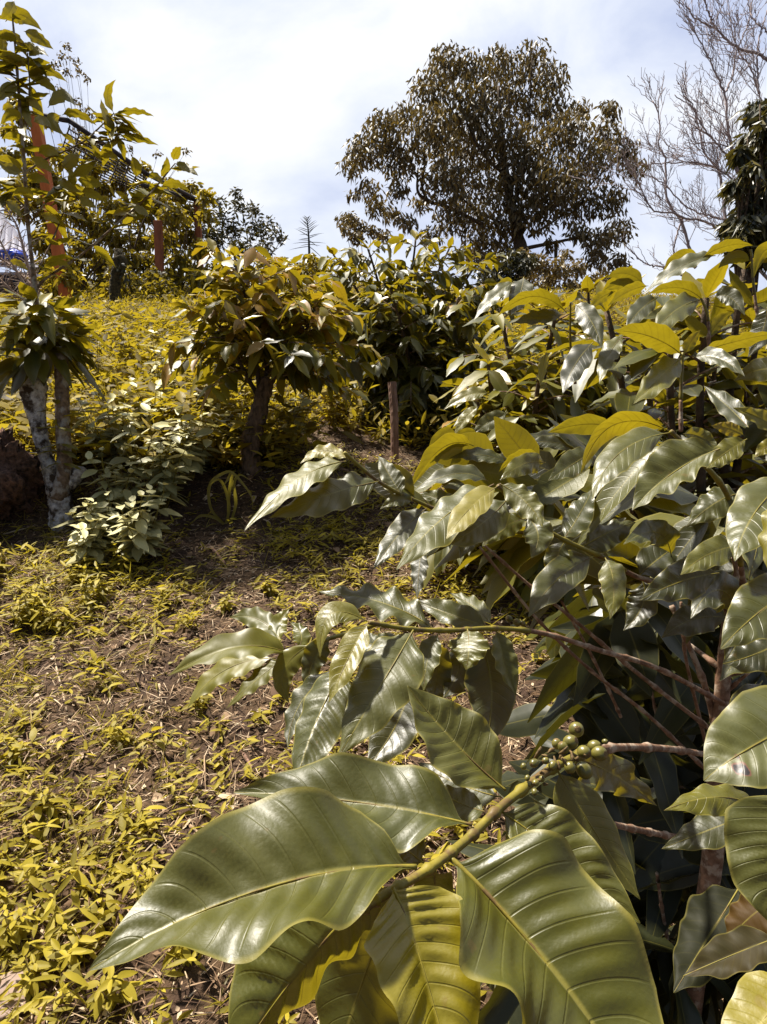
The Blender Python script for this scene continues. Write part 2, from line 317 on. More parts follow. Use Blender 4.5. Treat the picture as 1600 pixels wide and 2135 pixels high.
def template(nl, ns, curl, fold, wave, nw, seed, prof=None, droop_pow=1.5):
    g = np.random.default_rng(seed); t = np.linspace(0, 1, nl); s = np.linspace(-1, 1, 2 * ns + 1)
    w_ = (prof(t) if prof else wprof(np.clip(t, 0.03, 0.99)))
    ph = g.random(2) * 6.28
    X = s[None] * w_[:, None] * math.cos(fold); Y = np.broadcast_to(t[:, None], X.shape) * 1.0
    Z = np.abs(s)[None] * w_[:, None] * math.sin(fold) + wave * (np.abs(s)[None] ** 2) * np.sin(2 * math.pi * nw * t[:, None] + np.where(s > 0, ph[0], ph[1])[None]) * np.minimum(1, 2 * w_)[:, None]
    V = np.stack([X, Y, Z], -1).reshape(-1, 3)
    sag = -curl * t ** droop_pow
    n2 = len(s); i, j = np.meshgrid(np.arange(nl - 1), np.arange(n2 - 1), indexing='ij')
    Q = np.stack([i * n2 + j, i * n2 + j + 1, (i + 1) * n2 + j + 1, (i + 1) * n2 + j], -1).reshape(-1, 4)
    lf = np.stack([np.broadcast_to(s[None], X.shape), np.broadcast_to(t[:, None], X.shape)], -1).reshape(-1, 2)
    return V, Q, lf, np.repeat(sag, n2)
def lens_prof(t): return np.sin(math.pi * np.clip(t, 0, 1) ** 0.85) ** 0.8 * 0.99 + 0.01
def blade_prof(t): return np.interp(t, [0, .1, .5, 1], [.7, 1, .85, .02])
TC = [template(8, 2, c, f, wv, nw, k) for k, (c, f, wv, nw) in enumerate([(.30, .25, .10, 2.6), (.5, .15, .12, 3.1), (.15, -.2, .10, 2.2), (.7, .35, .08, 2.8), (.4, -.1, .14, 3.4), (.05, .4, .1, 2.5)])]
TW = [template(5, 1, c, f, 0.03, 1.5, k, lens_prof) for k, (c, f) in enumerate([(.2, .3), (.5, .2), (.0, .4), (.4, -.1)])]
TG = [template(6, 1, c, f, 0.0, 1, k, blade_prof, 2.0) for k, (c, f) in enumerate([(.3, .4), (.7, .3), (1.0, .4), (.1, .3)])]
TT = [template(3, 1, c, f, 0.0, 1, k, lens_prof) for k, (c, f) in enumerate([(.15, .3), (.35, .2), (.0, -.3)])]
def leaves(mb, P, D, N, L, W, tint, TP, mat=0, seed=0, fall=(0, 0, -1)):
    """scatter leaf shapes: P base points, D directions, N rough normals, L lengths, W half widths; sag bends each towards the ground"""
    P = np.asarray(P, float).reshape(-1, 3); n = len(P)
    if n == 0: return
    D = nrm(np.broadcast_to(D, (n, 3))); N = np.broadcast_to(N, (n, 3)); X = nrm(np.cross(D, N)); Z = np.cross(X, D)
    L = np.broadcast_to(np.asarray(L, float), (n,)); W = np.broadcast_to(np.asarray(W, float), (n,)); tint = np.broadcast_to(np.asarray(tint, float), (n,))
    k = np.random.default_rng(seed).integers(0, len(TP), n)
    for q in range(len(TP)):
        ix = np.where(k == q)[0]
        if len(ix) == 0: continue
        V, Q, lf, sag = TP[q]; m = len(V)
        A = P[ix, None] + V[None, :, :1] * W[ix, None, None] * X[ix, None] + V[None, :, 1:2] * L[ix, None, None] * D[ix, None] + V[None, :, 2:3] * W[ix, None, None] * Z[ix, None]
        A = A + (sag[None] * L[ix, None])[..., None] * (-np.asarray(fall, float))[None, None]
        QQ = (Q[None] + (np.arange(len(ix)) * m)[:, None, None]).reshape(-1, 4)
        LF = np.concatenate([np.broadcast_to(lf[None], (len(ix), m, 2)), np.broadcast_to(tint[ix, None, None], (len(ix), m, 1))], -1).reshape(-1, 3)
        mb.add(A.reshape(-1, 3), QQ, None, mat, LF)
def rdir(n, g, zlo=-1, zhi=1):
    z = g.uniform(zlo, zhi, n); a = g.uniform(0, 2 * math.pi, n); r = np.sqrt(np.maximum(0, 1 - z * z)); return np.stack([r * np.cos(a), r * np.sin(a), z], -1)

# ------------------------------------------------------------------ ground
def axis(a, b, step, far, grow=1.10):
    c = list(np.arange(a, b, step)); d = step; q = b; hi = []
    while q < far: hi.append(q); d *= grow; q += d
    return c, hi + [far]
cy, hy = axis(0.55, 6.0, 0.028, 420); cx, hx = axis(0.0, 2.6, 0.028, 300)
ys = np.array([-40, -20, -8, -3, -1, 0.0, 0.3] + cy + hy); xp = cx + hx; xs = np.array([-q for q in xp[:0:-1]] + xp)
X, Y = np.meshgrid(xs, ys); Z = gz(X, Y)
nx = len(xs); i, j = np.meshgrid(np.arange(len(ys) - 1), np.arange(nx - 1), indexing='ij')
mb = MB(); mb.add(np.stack([X, Y, Z], -1).reshape(-1, 3), np.stack([i * nx + j, i * nx + j + 1, (i + 1) * nx + j + 1, (i + 1) * nx + j], -1).reshape(-1, 4))
tag(mb.build('ground', M['soil']), kind='structure')
def onground(n, g, x0, x1, y0, y1):
    x = g.uniform(x0, x1, n); y = y0 + (y1 - y0) * g.random(n); return np.stack([x, y, gz(x, y)], -1)
def inview(P, m=60):
    r = P - EYE; d = r @ AF; u = 800 + FPX * (r @ AX) / d; v = 1067.5 - FPX * (r @ AU) / d
    return (d > 0.1) & (u > -m * 2) & (u < 1600 + m * 2) & (v > -m) & (v < 2135 + m * 3)
def proj(P):
    r = P - EYE; d = r @ AF; return 800 + FPX * (r @ AX) / d, 1067.5 - FPX * (r @ AU) / d, d

# litter: straw, chips and crumbled leaf
g = np.random.default_rng(21)
mb = MB()
P = onground(60000, g, -2.6, 2.2, 0.6, 4.6); P = P[inview(P)]; n = len(P)
d = rdir(n, g, -0.12, 0.30); P[:, 2] += g.uniform(0.001, 0.018, n)
leaves(mb, P, d, np.stack([g.normal(0, .3, n), g.normal(0, .3, n), np.ones(n)], -1), g.uniform(.02, .075, n) * (0.6 + 0.8 * g.random(n)), g.uniform(.0007, .0019, n), g.random(n) ** 1.1 * 0.97, TG[3:], seed=2)
P = onground(34000, g, -2.6, 2.2, 0.6, 4.6); P = P[inview(P)]; n = len(P); P[:, 2] += 0.004
leaves(mb, P, rdir(n, g, -0.3, 0.35), rdir(n, g, 0.5, 1), g.uniform(.008, .028, n), g.uniform(.003, .008, n), g.random(n) ** 1.6, TT, seed=3)
P = onground(900, g, -2.4, 2.2, 0.6, 4.4); P = P[inview(P)]; n = len(P); P[:, 2] += 0.008
L = g.uniform(.03, .075, n); leaves(mb, P, rdir(n, g, -.2, .3), rdir(n, g, .5, 1), L, L * g.uniform(.2, .3, n), g.random(n) ** 1.5 * .9, TC, seed=6)
P = onground(500, g, -2.4, 2.2, 0.6, 4.4); P = P[inview(P)]; n = len(P); P[:, 2] += 0.006
leaves(mb, P, rdir(n, g, -.05, .1), rdir(n, g, .5, 1), g.uniform(.08, .2, n), g.uniform(.0015, .003, n), g.uniform(.2, .9, n), TG[3:], seed=7)
tag(mb.build('leaf_litter', M['litter']), 'brown straw, bark crumbs and dry leaf bits strewn over the bare soil', 'litter', kind='stuff')

# ground cover: small leafy weeds and grass blades on the path; yellow growth on the hillside
def weed_field(mb, P, g, hmin, hmax, llen, nl, tintf, TP=TW, wr=0.13, elmax=.75):
    n = len(P)
    h = g.uniform(hmin, hmax, n); lean = rdir(n, g, 0.5, 1.0)
    for k in range(nl):
        f = (k + 0.6 + 0.4 * g.random(n)) / nl
        base = P + lean * (h * f)[:, None]
        a = k * 2.4 + g.random(n) * 1.5; el = g.uniform(-0.1, elmax, n)
        D = np.stack([np.cos(a) * np.cos(el), np.sin(a) * np.cos(el), np.sin(el)], -1)
        L = llen * g.uniform(.55, 1.25, n)
        leaves(mb, base, D, np.array([0, 0, 1.0]) + 0.25 * g.normal(size=(n, 3)), L, L * wr * g.uniform(.7, 1.2, n), tintf(n, f), TP, seed=int(g.integers(1e6)))
def cover_density(P):
    u, v, d = proj(P)
    c = vnoise(P[:, 0] * 2.2 + 7, P[:, 1] * 2.2, 8); c2 = vnoise(P[:, 0] * 6, P[:, 1] * 6, 9)
    q = 0.12 + 0.85 * sstep(c, 0.34, 0.74) * (0.15 + 1.1 * c2 ** 1.5)
    q = q + 0.18 * (u < 420) * (v > 1500) + 0.30 * ((u < 420) & (v > 1150) & (v < 1330)) + 0.35 * ((u > 560) & (v < 1300))
    return q
mb = MB()
P = onground(10500, g, -2.6, 2.0, 0.65, 4.3); P = P[inview(P, 30)]; P = P[g.random(len(P)) < 0.85 * cover_density(P)]
weed_field(mb, P, g, .012, .075, .042, 6, lambda n, f: np.clip(g.normal(.5, .22, n) + .2 * f, 0, 1))
P = onground(3600, g, -2.4, 1.6, 0.65, 4.1); P = P[inview(P, 30)]; P = P[g.random(len(P)) < 0.42 * cover_density(P)]
weed_field(mb, P, g, .02, .10, .060, 6, lambda n, f: np.clip(g.normal(.55, .22, n) + .2 * f, 0, 1), wr=.14)
P = onground(6000, g, -2.6, 2.0, 0.65, 4.2); P = P[inview(P, 30)]; P = P[g.random(len(P)) < 0.4 * cover_density(P)]
weed_field(mb, P, g, .004, .016, .013, 5, lambda n, f: np.clip(g.normal(.45, .2, n), 0, 1), wr=.28)
tag(mb.build('ground_cover', M['weed']), 'small yellow green weed seedlings covering the path of bare soil', 'weeds', kind='stuff')
mb = MB()
P = onground(6500, g, -2.6, 1.8, 0.65, 4.3); P = P[inview(P, 30)]; u, v, d = proj(P)
P = P[g.random(len(P)) < cover_density(P) * 0.30 + 0.35 * (u < 330)]
for k in range(7):
    n = len(P); D = rdir(n, g, 0.15, 0.95)
    leaves(mb, P + 0.012 * g.normal(size=(n, 3)) * [1, 1, 0], D, rdir(n, g, 0, 1), g.uniform(.04, .16, n), g.uniform(.0010, .0034, n), np.clip(g.normal(.5, .25, n), 0, 1), TG, seed=k)
tag(mb.build('grass', M['grass']), 'thin arching grass tufts growing between the weeds on the path', 'grass', kind='stuff')
mb = MB()
def hill_pts(n, y0, y1):
    y = y0 + (y1 - y0) * g.random(n) ** 1.3; x = (g.random(n) * 1.5 - 0.75) * (y * 0.75 + 0.8); P = np.stack([x, y, gz(x, y)], -1); P = P[inview(P, 40)]
    u, v, d = proj(P); return P[(u < 1120) | (P[:, 1] > 6)]
P = hill_pts(11000, 3.75, 21); u, v, d = proj(P); P = P[(P[:, 1] > 4.6) | (P[:, 0] < -0.55)]
P = P[vnoise(P[:, 0] * 1.7, P[:, 1] * 1.2, 15) + .35 * g.random(len(P)) > .45]; weed_field(mb, P, g, .05, .38, .085, 6, lambda n, f: np.clip(g.normal(0, .2, n) + .9 * vnoise(P[:, 0] * 1.1, P[:, 1] * .8, 17) + .15 * f, 0, 1), wr=.16, elmax=1.35)
P = hill_pts(5200, 3.75, 11); P = P[(P[:, 1] > 4.6) | (P[:, 0] < -0.55)]; P = P[vnoise(P[:, 0] * 1.3, P[:, 1] * 1.3, 16) + .4 * g.random(len(P)) > .55]
weed_field(mb, P, g, .18, .50, .115, 7, lambda n, f: np.clip(g.normal(.32, .3, n) + .3 * f, 0, 1), wr=.25)
for k in range(5):
    Q_ = hill_pts(6500, 4.0, 22); Q_ = Q_[(Q_[:, 1] > 4.8) | (Q_[:, 0] < -0.7)]; n = len(Q_); leaves(mb, Q_, rdir(n, g, 0.35, 1), rdir(n, g, 0, 1), g.uniform(.14, .5, n), g.uniform(.003, .006, n) * (1 + Q_[:, 1] * .05), np.clip(g.normal(0, .2, n) + .95 * vnoise(Q_[:, 0] * .9, Q_[:, 1] * .7, 18), 0, 1), TG, seed=40 + k)
Q_ = hill_pts(2600, 3.9, 20); Q_ = Q_[(Q_[:, 1] > 4.8) | (Q_[:, 0] < -0.7)]; n = len(Q_); leaves(mb, Q_, rdir(n, g, .5, 1), rdir(n, g, 0, 1), g.uniform(.2, .6, n), .004, 0, TG[3:], seed=77)
tag(mb.build('hillside_weeds', M['hill']), 'dense yellow weeds and grass covering the slope behind the coffee stump', 'weeds', kind='stuff')

# ------------------------------------------------------------------ big foreground coffee bush, traced leaf by leaf
def twig_tube(mb, pts, r0, r1, mat=0, sides=8, node=0.0, n=None, world=False):
    W_ = np.array(pts, float) if world else np.array([at(*p) for p in pts]); L = np.linalg.norm(np.diff(W_, axis=0), axis=1).sum(); n = n or max(8, int(L / 0.006)); n = min(n, 160)
    P = spline(W_, n); r = np.linspace(r0, r1, n)
    if node: r = r * (1 + node * np.exp(-(((np.arange(n) / n * L) % 0.045) - 0.02) ** 2 / 0.000018))
    tube(mb, P, r, sides, mat); return P
trunk_pts = [(1545, 1120, .83), (1520, 1300, .82), (1503, 1480, .83), (1492, 1650, .85), (1484, 1800, .90)]
tb = at(1484, 1800, .90); base = np.array([tb[0] + .01, tb[1] + .02, gz(tb[0] + .01, tb[1] + .02) - .02])
bush = thing('coffee_bush', base, 'large glossy coffee bush in the right foreground, with green cherries on one branch', 'coffee bush', 'coffee bushes')
mb = MB(); W_ = np.vstack([[at(*p) for p in trunk_pts], base]); tube(mb, spline(W_, 90), np.interp(np.linspace(0, 1, 90), [0, .5, 1], [.0065, .0105, .016]), 10, 0, rough=.10, seed=1)
mb.build('trunk', M['bark_twig'], bush)
def branch(pts, r0, r1, green=0.5, node=0.35, root=None):
    """one woody branch; its outer part is green"""
    mb = MB(); W_ = np.array([at(*p) for p in pts]); L = np.linalg.norm(np.diff(W_, axis=0), axis=1).sum(); n = int(np.clip(L / 0.005, 12, 170)); P = spline(W_, n); r = np.linspace(r0, r1, n)
    r = r * (1 + node * np.exp(-(((np.arange(n) / n * L) % 0.05) - 0.02) ** 2 / 0.00002))
    k = int(n * (1 - green)); k = min(max(k, 0), n - 1)
    if k > 1: tube(mb, P[:k + 1], r[:k + 1], 9, 0, rough=.08, seed=3)
    if k < n - 2: tube(mb, P[k:], r[k:], 9, 1)
    return mb.build('branch', [M['bark_twig'], M['twig']], root or bush)
LEAFSEED = [0]
def lv(parent, b, m, t, l, r, tint=0.3, **kw):
    LEAFSEED[0] += 1
    o = hero_leaf('leaf', parent, b, m, t, l, r, tint, seed=LEAFSEED[0], **kw)
    return o
# lowest branch, nearest the camera
b1 = branch([(1495, 1578, .83), (1400, 1562, .66), (1270, 1560, .52), (1170, 1592, .45), (1060, 1670, .405), (980, 1745, .375), (900, 1808, .348), (800, 1868, .325), (755, 1898, .315)], .0033, .0022, .72, .55)
lv(b1, (868, 1808, .335), (560, 1850, .305), (188, 2022, .275), 92, 182, .34, wave=.14, quilt=.8, nl=64, ns=14, nw=3.2)
lv(b1, (985, 1720, .378), (740, 1672, .39), (488, 1652, .405), 60, 96, .28, wave=.24, nl=64, ns=12, nw=3, quilt=.6)
lv(b1, (940, 1790, .358), (1140, 2010, .325), (1420, 2420, .28), 215, 112, .33, wave=.11, quilt=.5, nl=64, ns=14, nw=3)
lv(b1, (818, 1850, .325), (878, 2005, .305), (965, 2330, .27), 128, 92, .80, wave=.05, quilt=1.0, nl=56, ns=12)
lv(b1, (812, 1856, .33), (668, 1972, .37), (470, 2240, .36), 58, 200, .36, wave=.06, quilt=.8, nl=56, ns=12, sL=1, sR=1)
lv(b1, (835, 1862, .345), (762, 2030, .42), (670, 2320, .42), 120, 100, .25, wave=.06)
lv(b1, (1042, 1690, .402), (1172, 1785, .388), (1335, 1925, .37), 78, 62, .36, wave=.10, quilt=1.0, nl=50)
lv(b1, (1162, 1605, .445), (1235, 1725, .435), (1335, 1875, .42), 48, 55, .40, wave=.06)
lv(b1, (1055, 1648, .425), (945, 1545, .435), (850, 1430, .445), 58, 78, .40, wave=.07, nl=50, ns=12)
lv(b1, (1045, 1662, .43), (950, 1632, .46), (872, 1590, .48), 45, 38, .15, wave=.12)
lv(b1, (1012, 1692, .405), (955, 1672, .42), (880, 1632, .43), 34, 30, .3, wave=.1)
lv(b1, (885, 1800, .362), (825, 1752, .385), (755, 1690, .41), 42, 48, .16)
lv(b1, (1180, 1580, .47), (1270, 1610, .52), (1370, 1680, .56), 45, 40, .15)
lv(b1, (905, 1812, .36), (905, 1880, .40), (890, 1985, .42), 45, 50, .14)
# fruit on the lowest branch
def berry_mesh():
    mb = MB(); nt_, ns = 14, 18; th = np.linspace(0.0, math.pi, nt_); ph = np.arange(ns) * 2 * math.pi / ns
    rr = np.sin(th) * 0.92; zz = np.cos(th) * 1.12; zz = np.where(th < 0.35, zz - 0.10 * (1 - th / 0.35), zz)
    V = np.stack([rr[:, None] * np.cos(ph), rr[:, None] * np.sin(ph), np.broadcast_to(zz[:, None], (nt_, ns))], -1).reshape(-1, 3)
    i, j = np.meshgrid(np.arange(nt_ - 1), np.arange(ns), indexing='ij'); j2 = (j + 1) % ns
    Q = np.stack([i * ns + j, (i + 1) * ns + j, (i + 1) * ns + j2, i * ns + j2], -1).reshape(-1, 4); tip = (i.ravel() < 2)
    mb.add(V, Q[~tip], None, 0); mb.Q.append(Q[tip]); mb.qm.append(np.full(tip.sum(), 1)); return mb.mesh('cherry', [M['berry'], M['berry_tip']])
BM = berry_mesh(); g = np.random.default_rng(5)
fr = [(1202, 1521, 17, .465), (1190, 1547, 16, .45), (1161, 1551, 11, .452), (1175, 1559, 12, .445), (1218, 1568, 15, .455), (1250, 1571, 17, .475), (1218, 1606, 17, .445), (1189, 1600, 13, .44), (1153, 1596, 10, .435), (1114, 1591, 10, .425), (1092, 1598, 7, .42), (1138, 1586, 8, .43),
      (1117, 1632, 8, .41), (1115, 1651, 7, .405), (1130, 1624, 7, .415), (1100, 1622, 6, .41), (1240, 1556, 14, .48), (1262, 1546, 6, .48), (1105, 1636, 5, .41)]
def cherries(lst, parent, axis_uv):
    for (u, v, r, d) in lst:
        o = bpy.data.objects.new('cherry', BM); C.objects.link(o); o.parent = parent
        c = at(u, v, d); s_ = r * d / FPX; a = at(*axis_uv, d) - c; outd = nrm(-a + 0.6 * np.linalg.norm(a) * g.normal(size=3) - AF * np.linalg.norm(a))
        o.location = c; o.scale = (s_, s_, s_ * g.uniform(.9, 1.05)); o.rotation_euler = Vector(outd).to_track_quat('Z', 'Y').to_euler()
cherries(fr, b1, (1180, 1580))
mb = MB(); g2 = np.random.default_rng(8)
for q_ in range(16):
    u_, v_, d_ = [(1145, 1568, .436), (1188, 1574, .443), (1128, 1615, .415), (1205, 1580, .45), (1165, 1590, .437)][q_ % 5]; c = at(u_ + g2.normal(0, 9), v_ + g2.normal(0, 8), d_); e_ = c + g2.normal(size=3) * .0035
    tube(mb, np.array([c, (c + e_) / 2 + g2.normal(size=3) * .0006, e_]), [.0009, .0012, .0005], 5)
mb.build('calyx', M['berry_tip'], b1)
# middle branch
b2 = branch([(1512, 1468, .82), (1375, 1395, .72), (1250, 1356, .67), (1140, 1322, .64), (1040, 1310, .61), (950, 1314, .575), (860, 1312, .545), (770, 1298, .52)], .0029, .0018, .52)
lv(b2, (862, 1314, .54), (800, 1420, .50), (705, 1580, .465), 68, 64, .36, wave=.10, nl=54, ns=12, quilt=.4)
lv(b2, (722, 1385, .535), (664, 1495, .50), (612, 1650, .46), 62, 42, .25, wave=.05, quilt=1.0, nl=50, ns=12)
lv(b2, (768, 1298, .52), (727, 1372, .50), (686, 1465, .48), 26, 32, .72, wave=.08)
lv(b2, (766, 1296, .525), (690, 1282, .52), (668, 1372, .505), 24, 24, .66, wave=.04)
lv(b2, (905, 1312, .575), (800, 1258, .60), (664, 1233, .63), 26, 32, .25, wave=.26)
lv(b2, (1018, 1305, .615), (942, 1282, .63), (860, 1250, .655), 22, 30, .28, wave=.12)
lv(b2, (1024, 1300, .62), (988, 1265, .655), (938, 1236, .69), 18, 20, .32)
lv(b2, (1000, 1330, .63), (1025, 1440, .615), (1010, 1562, .585), 55, 52, .12, wave=.06)
lv(b2, (1035, 1312, .61), (1052, 1378, .60), (1076, 1450, .59), 28, 20, .42, wave=.12)
lv(b2, (975, 1312, .58), (978, 1352, .56), (972, 1397, .55), 40, 40, .48, wave=.14)
lv(b2, (915, 1322, .58), (893, 1372, .565), (884, 1442, .55), 24, 26, .30)
lv(b2, (862, 1395, .58), (832, 1500, .56), (762, 1605, .53), 52, 58, .10, wave=.05)
lv(b2, (962, 1335, .63), (955, 1400, .63), (925, 1455, .61), 36, 34, .12)
lv(b2, (700, 1395, .56), (628, 1465, .555), (600, 1560, .53), 26, 24, .16)
lv(b2, (840, 1330, .60), (790, 1345, .64), (735, 1325, .66), 26, 26, .2)
lv(b2, (900, 1330, .62), (910, 1410, .63), (890, 1475, .62), 34, 30, .14)
cherries([(1062, 1290, 8, .66), (1078, 1298, 9, .66), (1090, 1300, 7, .66), (1070, 1308, 7, .65)], b2, (1080, 1312))
b3 = branch([(790, 1300, .56), (720, 1322, .58), (660, 1340, .60), (606, 1364, .61)], .0022, .0016, 1.0, .2)
lv(b3, (604, 1364, .605), (490, 1350, .59), (350, 1410, .58), 22, 36, .5, wave=.10, quilt=.3, mats=[M['coffee'], M['twig']])
lv(b3, (575, 1372, .62), (468, 1398, .625), (392, 1476, .61), 24, 24, .62, wave=.08, quilt=.3, mats=[M['coffee'], M['twig']])
lv(b3, (592, 1376, .62), (542, 1412, .61), (472, 1478, .60), 17, 18, .45, mats=[M['coffee'], M['twig']])
lv(b3, (650, 1342, .60), (592, 1398, .595), (604, 1466, .585), 26, 24, .55, wave=.08, quilt=.3, mats=[M['coffee'], M['twig']])
lv(b3, (585, 1338, .63), (540, 1292, .66), (478, 1288, .68), 24, 25, .38, wave=.12, quilt=.3, mats=[M['coffee'], M['twig']])
lv(b3, (586, 1336, .63), (582, 1302, .65), (604, 1268, .67), 20, 18, .5, mats=[M['coffee'], M['twig']])
lv(b3, (622, 1352, .61), (628, 1322, .63), (606, 1298, .65), 18, 18, .35, mats=[M['coffee'], M['twig']])
lv(b3, (690, 1330, .58), (655, 1375, .59), (640, 1445, .58), 24, 26, .12, mats=[M['coffee'], M['twig']])
# upper branches reaching left over the path
b4 = branch([(1545, 1270, .86), (1420, 1225, .80), (1330, 1203, .77), (1260, 1164, .74), (1170, 1122, .71), (1095, 1075, .70), (1038, 1012, .68)], .0034, .0018, .6)
lv(b4, (1038, 1014, .66), (978, 1062, .62), (931, 1124, .585), 28, 28, .80, wave=.05)
lv(b4, (1030, 1010, .68), (922, 1082, .64), (827, 1188, .58), 48, 34, .36, wave=.10, nl=50)
lv(b4, (1060, 1038, .69), (1005, 1092, .66), (932, 1136, .63), 38, 30, .26, wave=.10)
lv(b4, (1042, 1008, .68), (1100, 1050, .66), (1132, 1100, .64), 26, 30, .45)
lv(b4, (1098, 1076, .70), (1122, 1115, .68), (1108, 1164, .66), 32, 30, .25)
lv(b4, (1238, 1160, .73), (1165, 1206, .69), (1102, 1287, .65), 36, 40, .18, wave=.06)
lv(b4, (1262, 1163, .72), (1280, 1218, .69), (1272, 1292, .66), 27, 28, .44, wave=.10)
lv(b4, (1215, 1140, .74), (1270, 1110, .75), (1326, 1088, .77), 22, 34, .18)
lv(b4, (1500, 1195, .72), (1422, 1212, .69), (1334, 1252, .67), 40, 42, .08)
lv(b4, (1545, 1138, .67), (1480, 1155, .65), (1419, 1199, .63), 30, 30, .45, wave=.10)
lv(b4, (1175, 1125, .72), (1210, 1070, .75), (1235, 1020, .78), 28, 28, .2)
lv(b4, (1100, 1080, .72), (1050, 1100, .74), (1005, 1140, .74), 24, 24, .36)
lv(b4, (1330, 1203, .78), (1380, 1160, .80), (1440, 1120, .84), 36, 30, .1)
lv(b4, (1180, 1128, .72), (1160, 1175, .72), (1170, 1235, .72), 26, 26, .1)
lv(b4, (1340, 1210, .79), (1340, 1262, .78), (1300, 1315, .77), 30, 34, .06)
b5 = branch([(1538, 1170, .83), (1440, 1135, .90), (1330, 1120, .92), (1170, 1118, .82), (1000, 1095, .77), (870, 1045, .72), (790, 1004, .68), (718, 943, .66)], .0030, .0016, .55)
lv(b5, (722, 962, .655), (622, 1000, .625), (510, 1106, .58), 27, 20, .55, wave=.09, nl=50)
lv(b5, (790, 1004, .665), (690, 1030, .635), (562, 1080, .60), 40, 32, .27, wave=.15, nl=50)
lv(b5, (726, 958, .66), (676, 940, .67), (626, 967, .66), 14, 14, .82)
lv(b5, (838, 1034, .70), (815, 995, .71), (789, 950, .73), 22, 24, .22, wave=.1)
lv(b5, (890, 1060, .72), (836, 1110, .69), (779, 1187, .65), 30, 28, .15, wave=.07)
lv(b5, (880, 1140, .76), (874, 1190, .74), (870, 1247, .72), 18, 18, .05)
lv(b5, (862, 1046, .71), (830, 1042, .70), (793, 1062, .69), 14, 16, .3)
lv(b5, (960, 1080, .76), (925, 1045, .78), (870, 1030, .8), 22, 22, .34)
lv(b5, (900, 1062, .74), (880, 1105, .74), (890, 1150, .73), 22, 22, .16)
lv(b5, (1010, 1098, .78), (980, 1125, .78), (960, 1165, .77), 20, 22, .2)
for q_ in [((1545, 1290, .80), (1500, 1230, .74), (1440, 1290, .70), 44, 40, .12), ((1570, 1250, .76), (1560, 1330, .70), (1500, 1420, .66), 40, 40, .16), ((1545, 1180, .76), (1580, 1120, .70), (1560, 1215, .64), 30, 36, .3), ((1590, 1420, .72), (1560, 1490, .68), (1580, 1570, .66), 36, 36, .08), ((1520, 1290, .80), (1450, 1290, .78), (1380, 1330, .76), 34, 34, .1), ((1400, 1160, .80), (1370, 1110, .76), (1300, 1135, .72), 28, 30, .22)]: lv(b4, *q_)
# pale leaf group on the right
b6 = branch([(1560, 1330, .82), (1545, 1180, .72), (1520, 1040, .62), (1450, 950, .60), (1398, 898, .60)], .0034, .0018, .75)
lv(b6, (1396, 899, .62), (1282, 885, .62), (1211, 988, .60), 26, 20, .85, under=True, wave=.03)
lv(b6, (1395, 903, .60), (1292, 945, .57), (1236, 1042, .54), 36, 32, .38, wave=.04, nl=50)
lv(b6, (1502, 936, .52), (1405, 985, .52), (1319, 1064, .50), 30, 62, .34, wave=.12, nl=54, ns=12)
lv(b6, (1558, 915, .56), (1512, 945, .55), (1474, 977, .54), 24, 25, .6)
lv(b6, (1425, 905, .66), (1462, 912, .67), (1502, 942, .66), 18, 16, .3)
lv(b6, (1645, 1000, .50), (1575, 1068, .47), (1532, 1170, .44), 64, 52, .34, wave=.06, nl=54, ns=12)
lv(b6, (1660, 1015, .42), (1618, 1090, .40), (1602, 1190, .39), 40, 28, .68)
lv(b6, (1690, 1220, .45), (1595, 1268, .43), (1503, 1354, .41), 64, 62, .22, wave=.10, nl=54)
lv(b6, (1640, 1330, .52), (1580, 1362, .52), (1508, 1384, .52), 42, 40, .08)
lv(b6, (1640, 910, .55), (1590, 875, .55), (1528, 850, .55), 16, 20, .75)
lv(b6, (1552, 908, .62), (1518, 893, .62), (1484, 888, .62), 14, 14, .92)
lv(b6, (1640, 935, .5), (1605, 930, .5), (1574, 955, .5), 18, 18, .75)
lv(b6, (1540, 1030, .62), (1490, 1050, .62), (1430, 1100, .62), 34, 30, .25)
lv(b6, (1420, 920, .62), (1395, 930, .60), (1372, 925, .58), 10, 12, .8)
# leaves close to the lens at the right edge
b7 = branch([(1560, 1560, .80), (1640, 1540, .60), (1720, 1500, .42), (1740, 1480, .34)], .0036, .0022, .7)
o = lv(b7, (1735, 1485, .30), (1590, 1545, .275), (1468, 1628, .27), 92, 100, .36, wave=.05, nl=54, ns=12, mats=[M['torn'], M['twig']])
o['label'] = 'glossy leaf with a torn brown hole'
lv(b7, (1650, 1650, .245), (1622, 1790, .235), (1640, 1960, .225), 90, 104, .34, wave=.05, nl=54, ns=12)
lv(b7, (1660, 2040, .24), (1590, 2130, .23), (1500, 2240, .22), 60, 70, .82, wave=.04)
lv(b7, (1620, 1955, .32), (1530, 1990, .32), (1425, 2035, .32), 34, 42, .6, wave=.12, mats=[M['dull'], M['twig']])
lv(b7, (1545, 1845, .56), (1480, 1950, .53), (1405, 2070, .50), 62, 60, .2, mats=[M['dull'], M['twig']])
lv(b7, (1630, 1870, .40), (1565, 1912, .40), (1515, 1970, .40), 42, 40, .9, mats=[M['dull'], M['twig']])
lv(b7, (1575, 1680, .50), (1490, 1662, .49), (1385, 1690, .48), 38, 26, .55, wave=.12)
lv(b7, (1560, 1700, .60), (1480, 1730, .60), (1380, 1770, .60), 36, 34, .14)
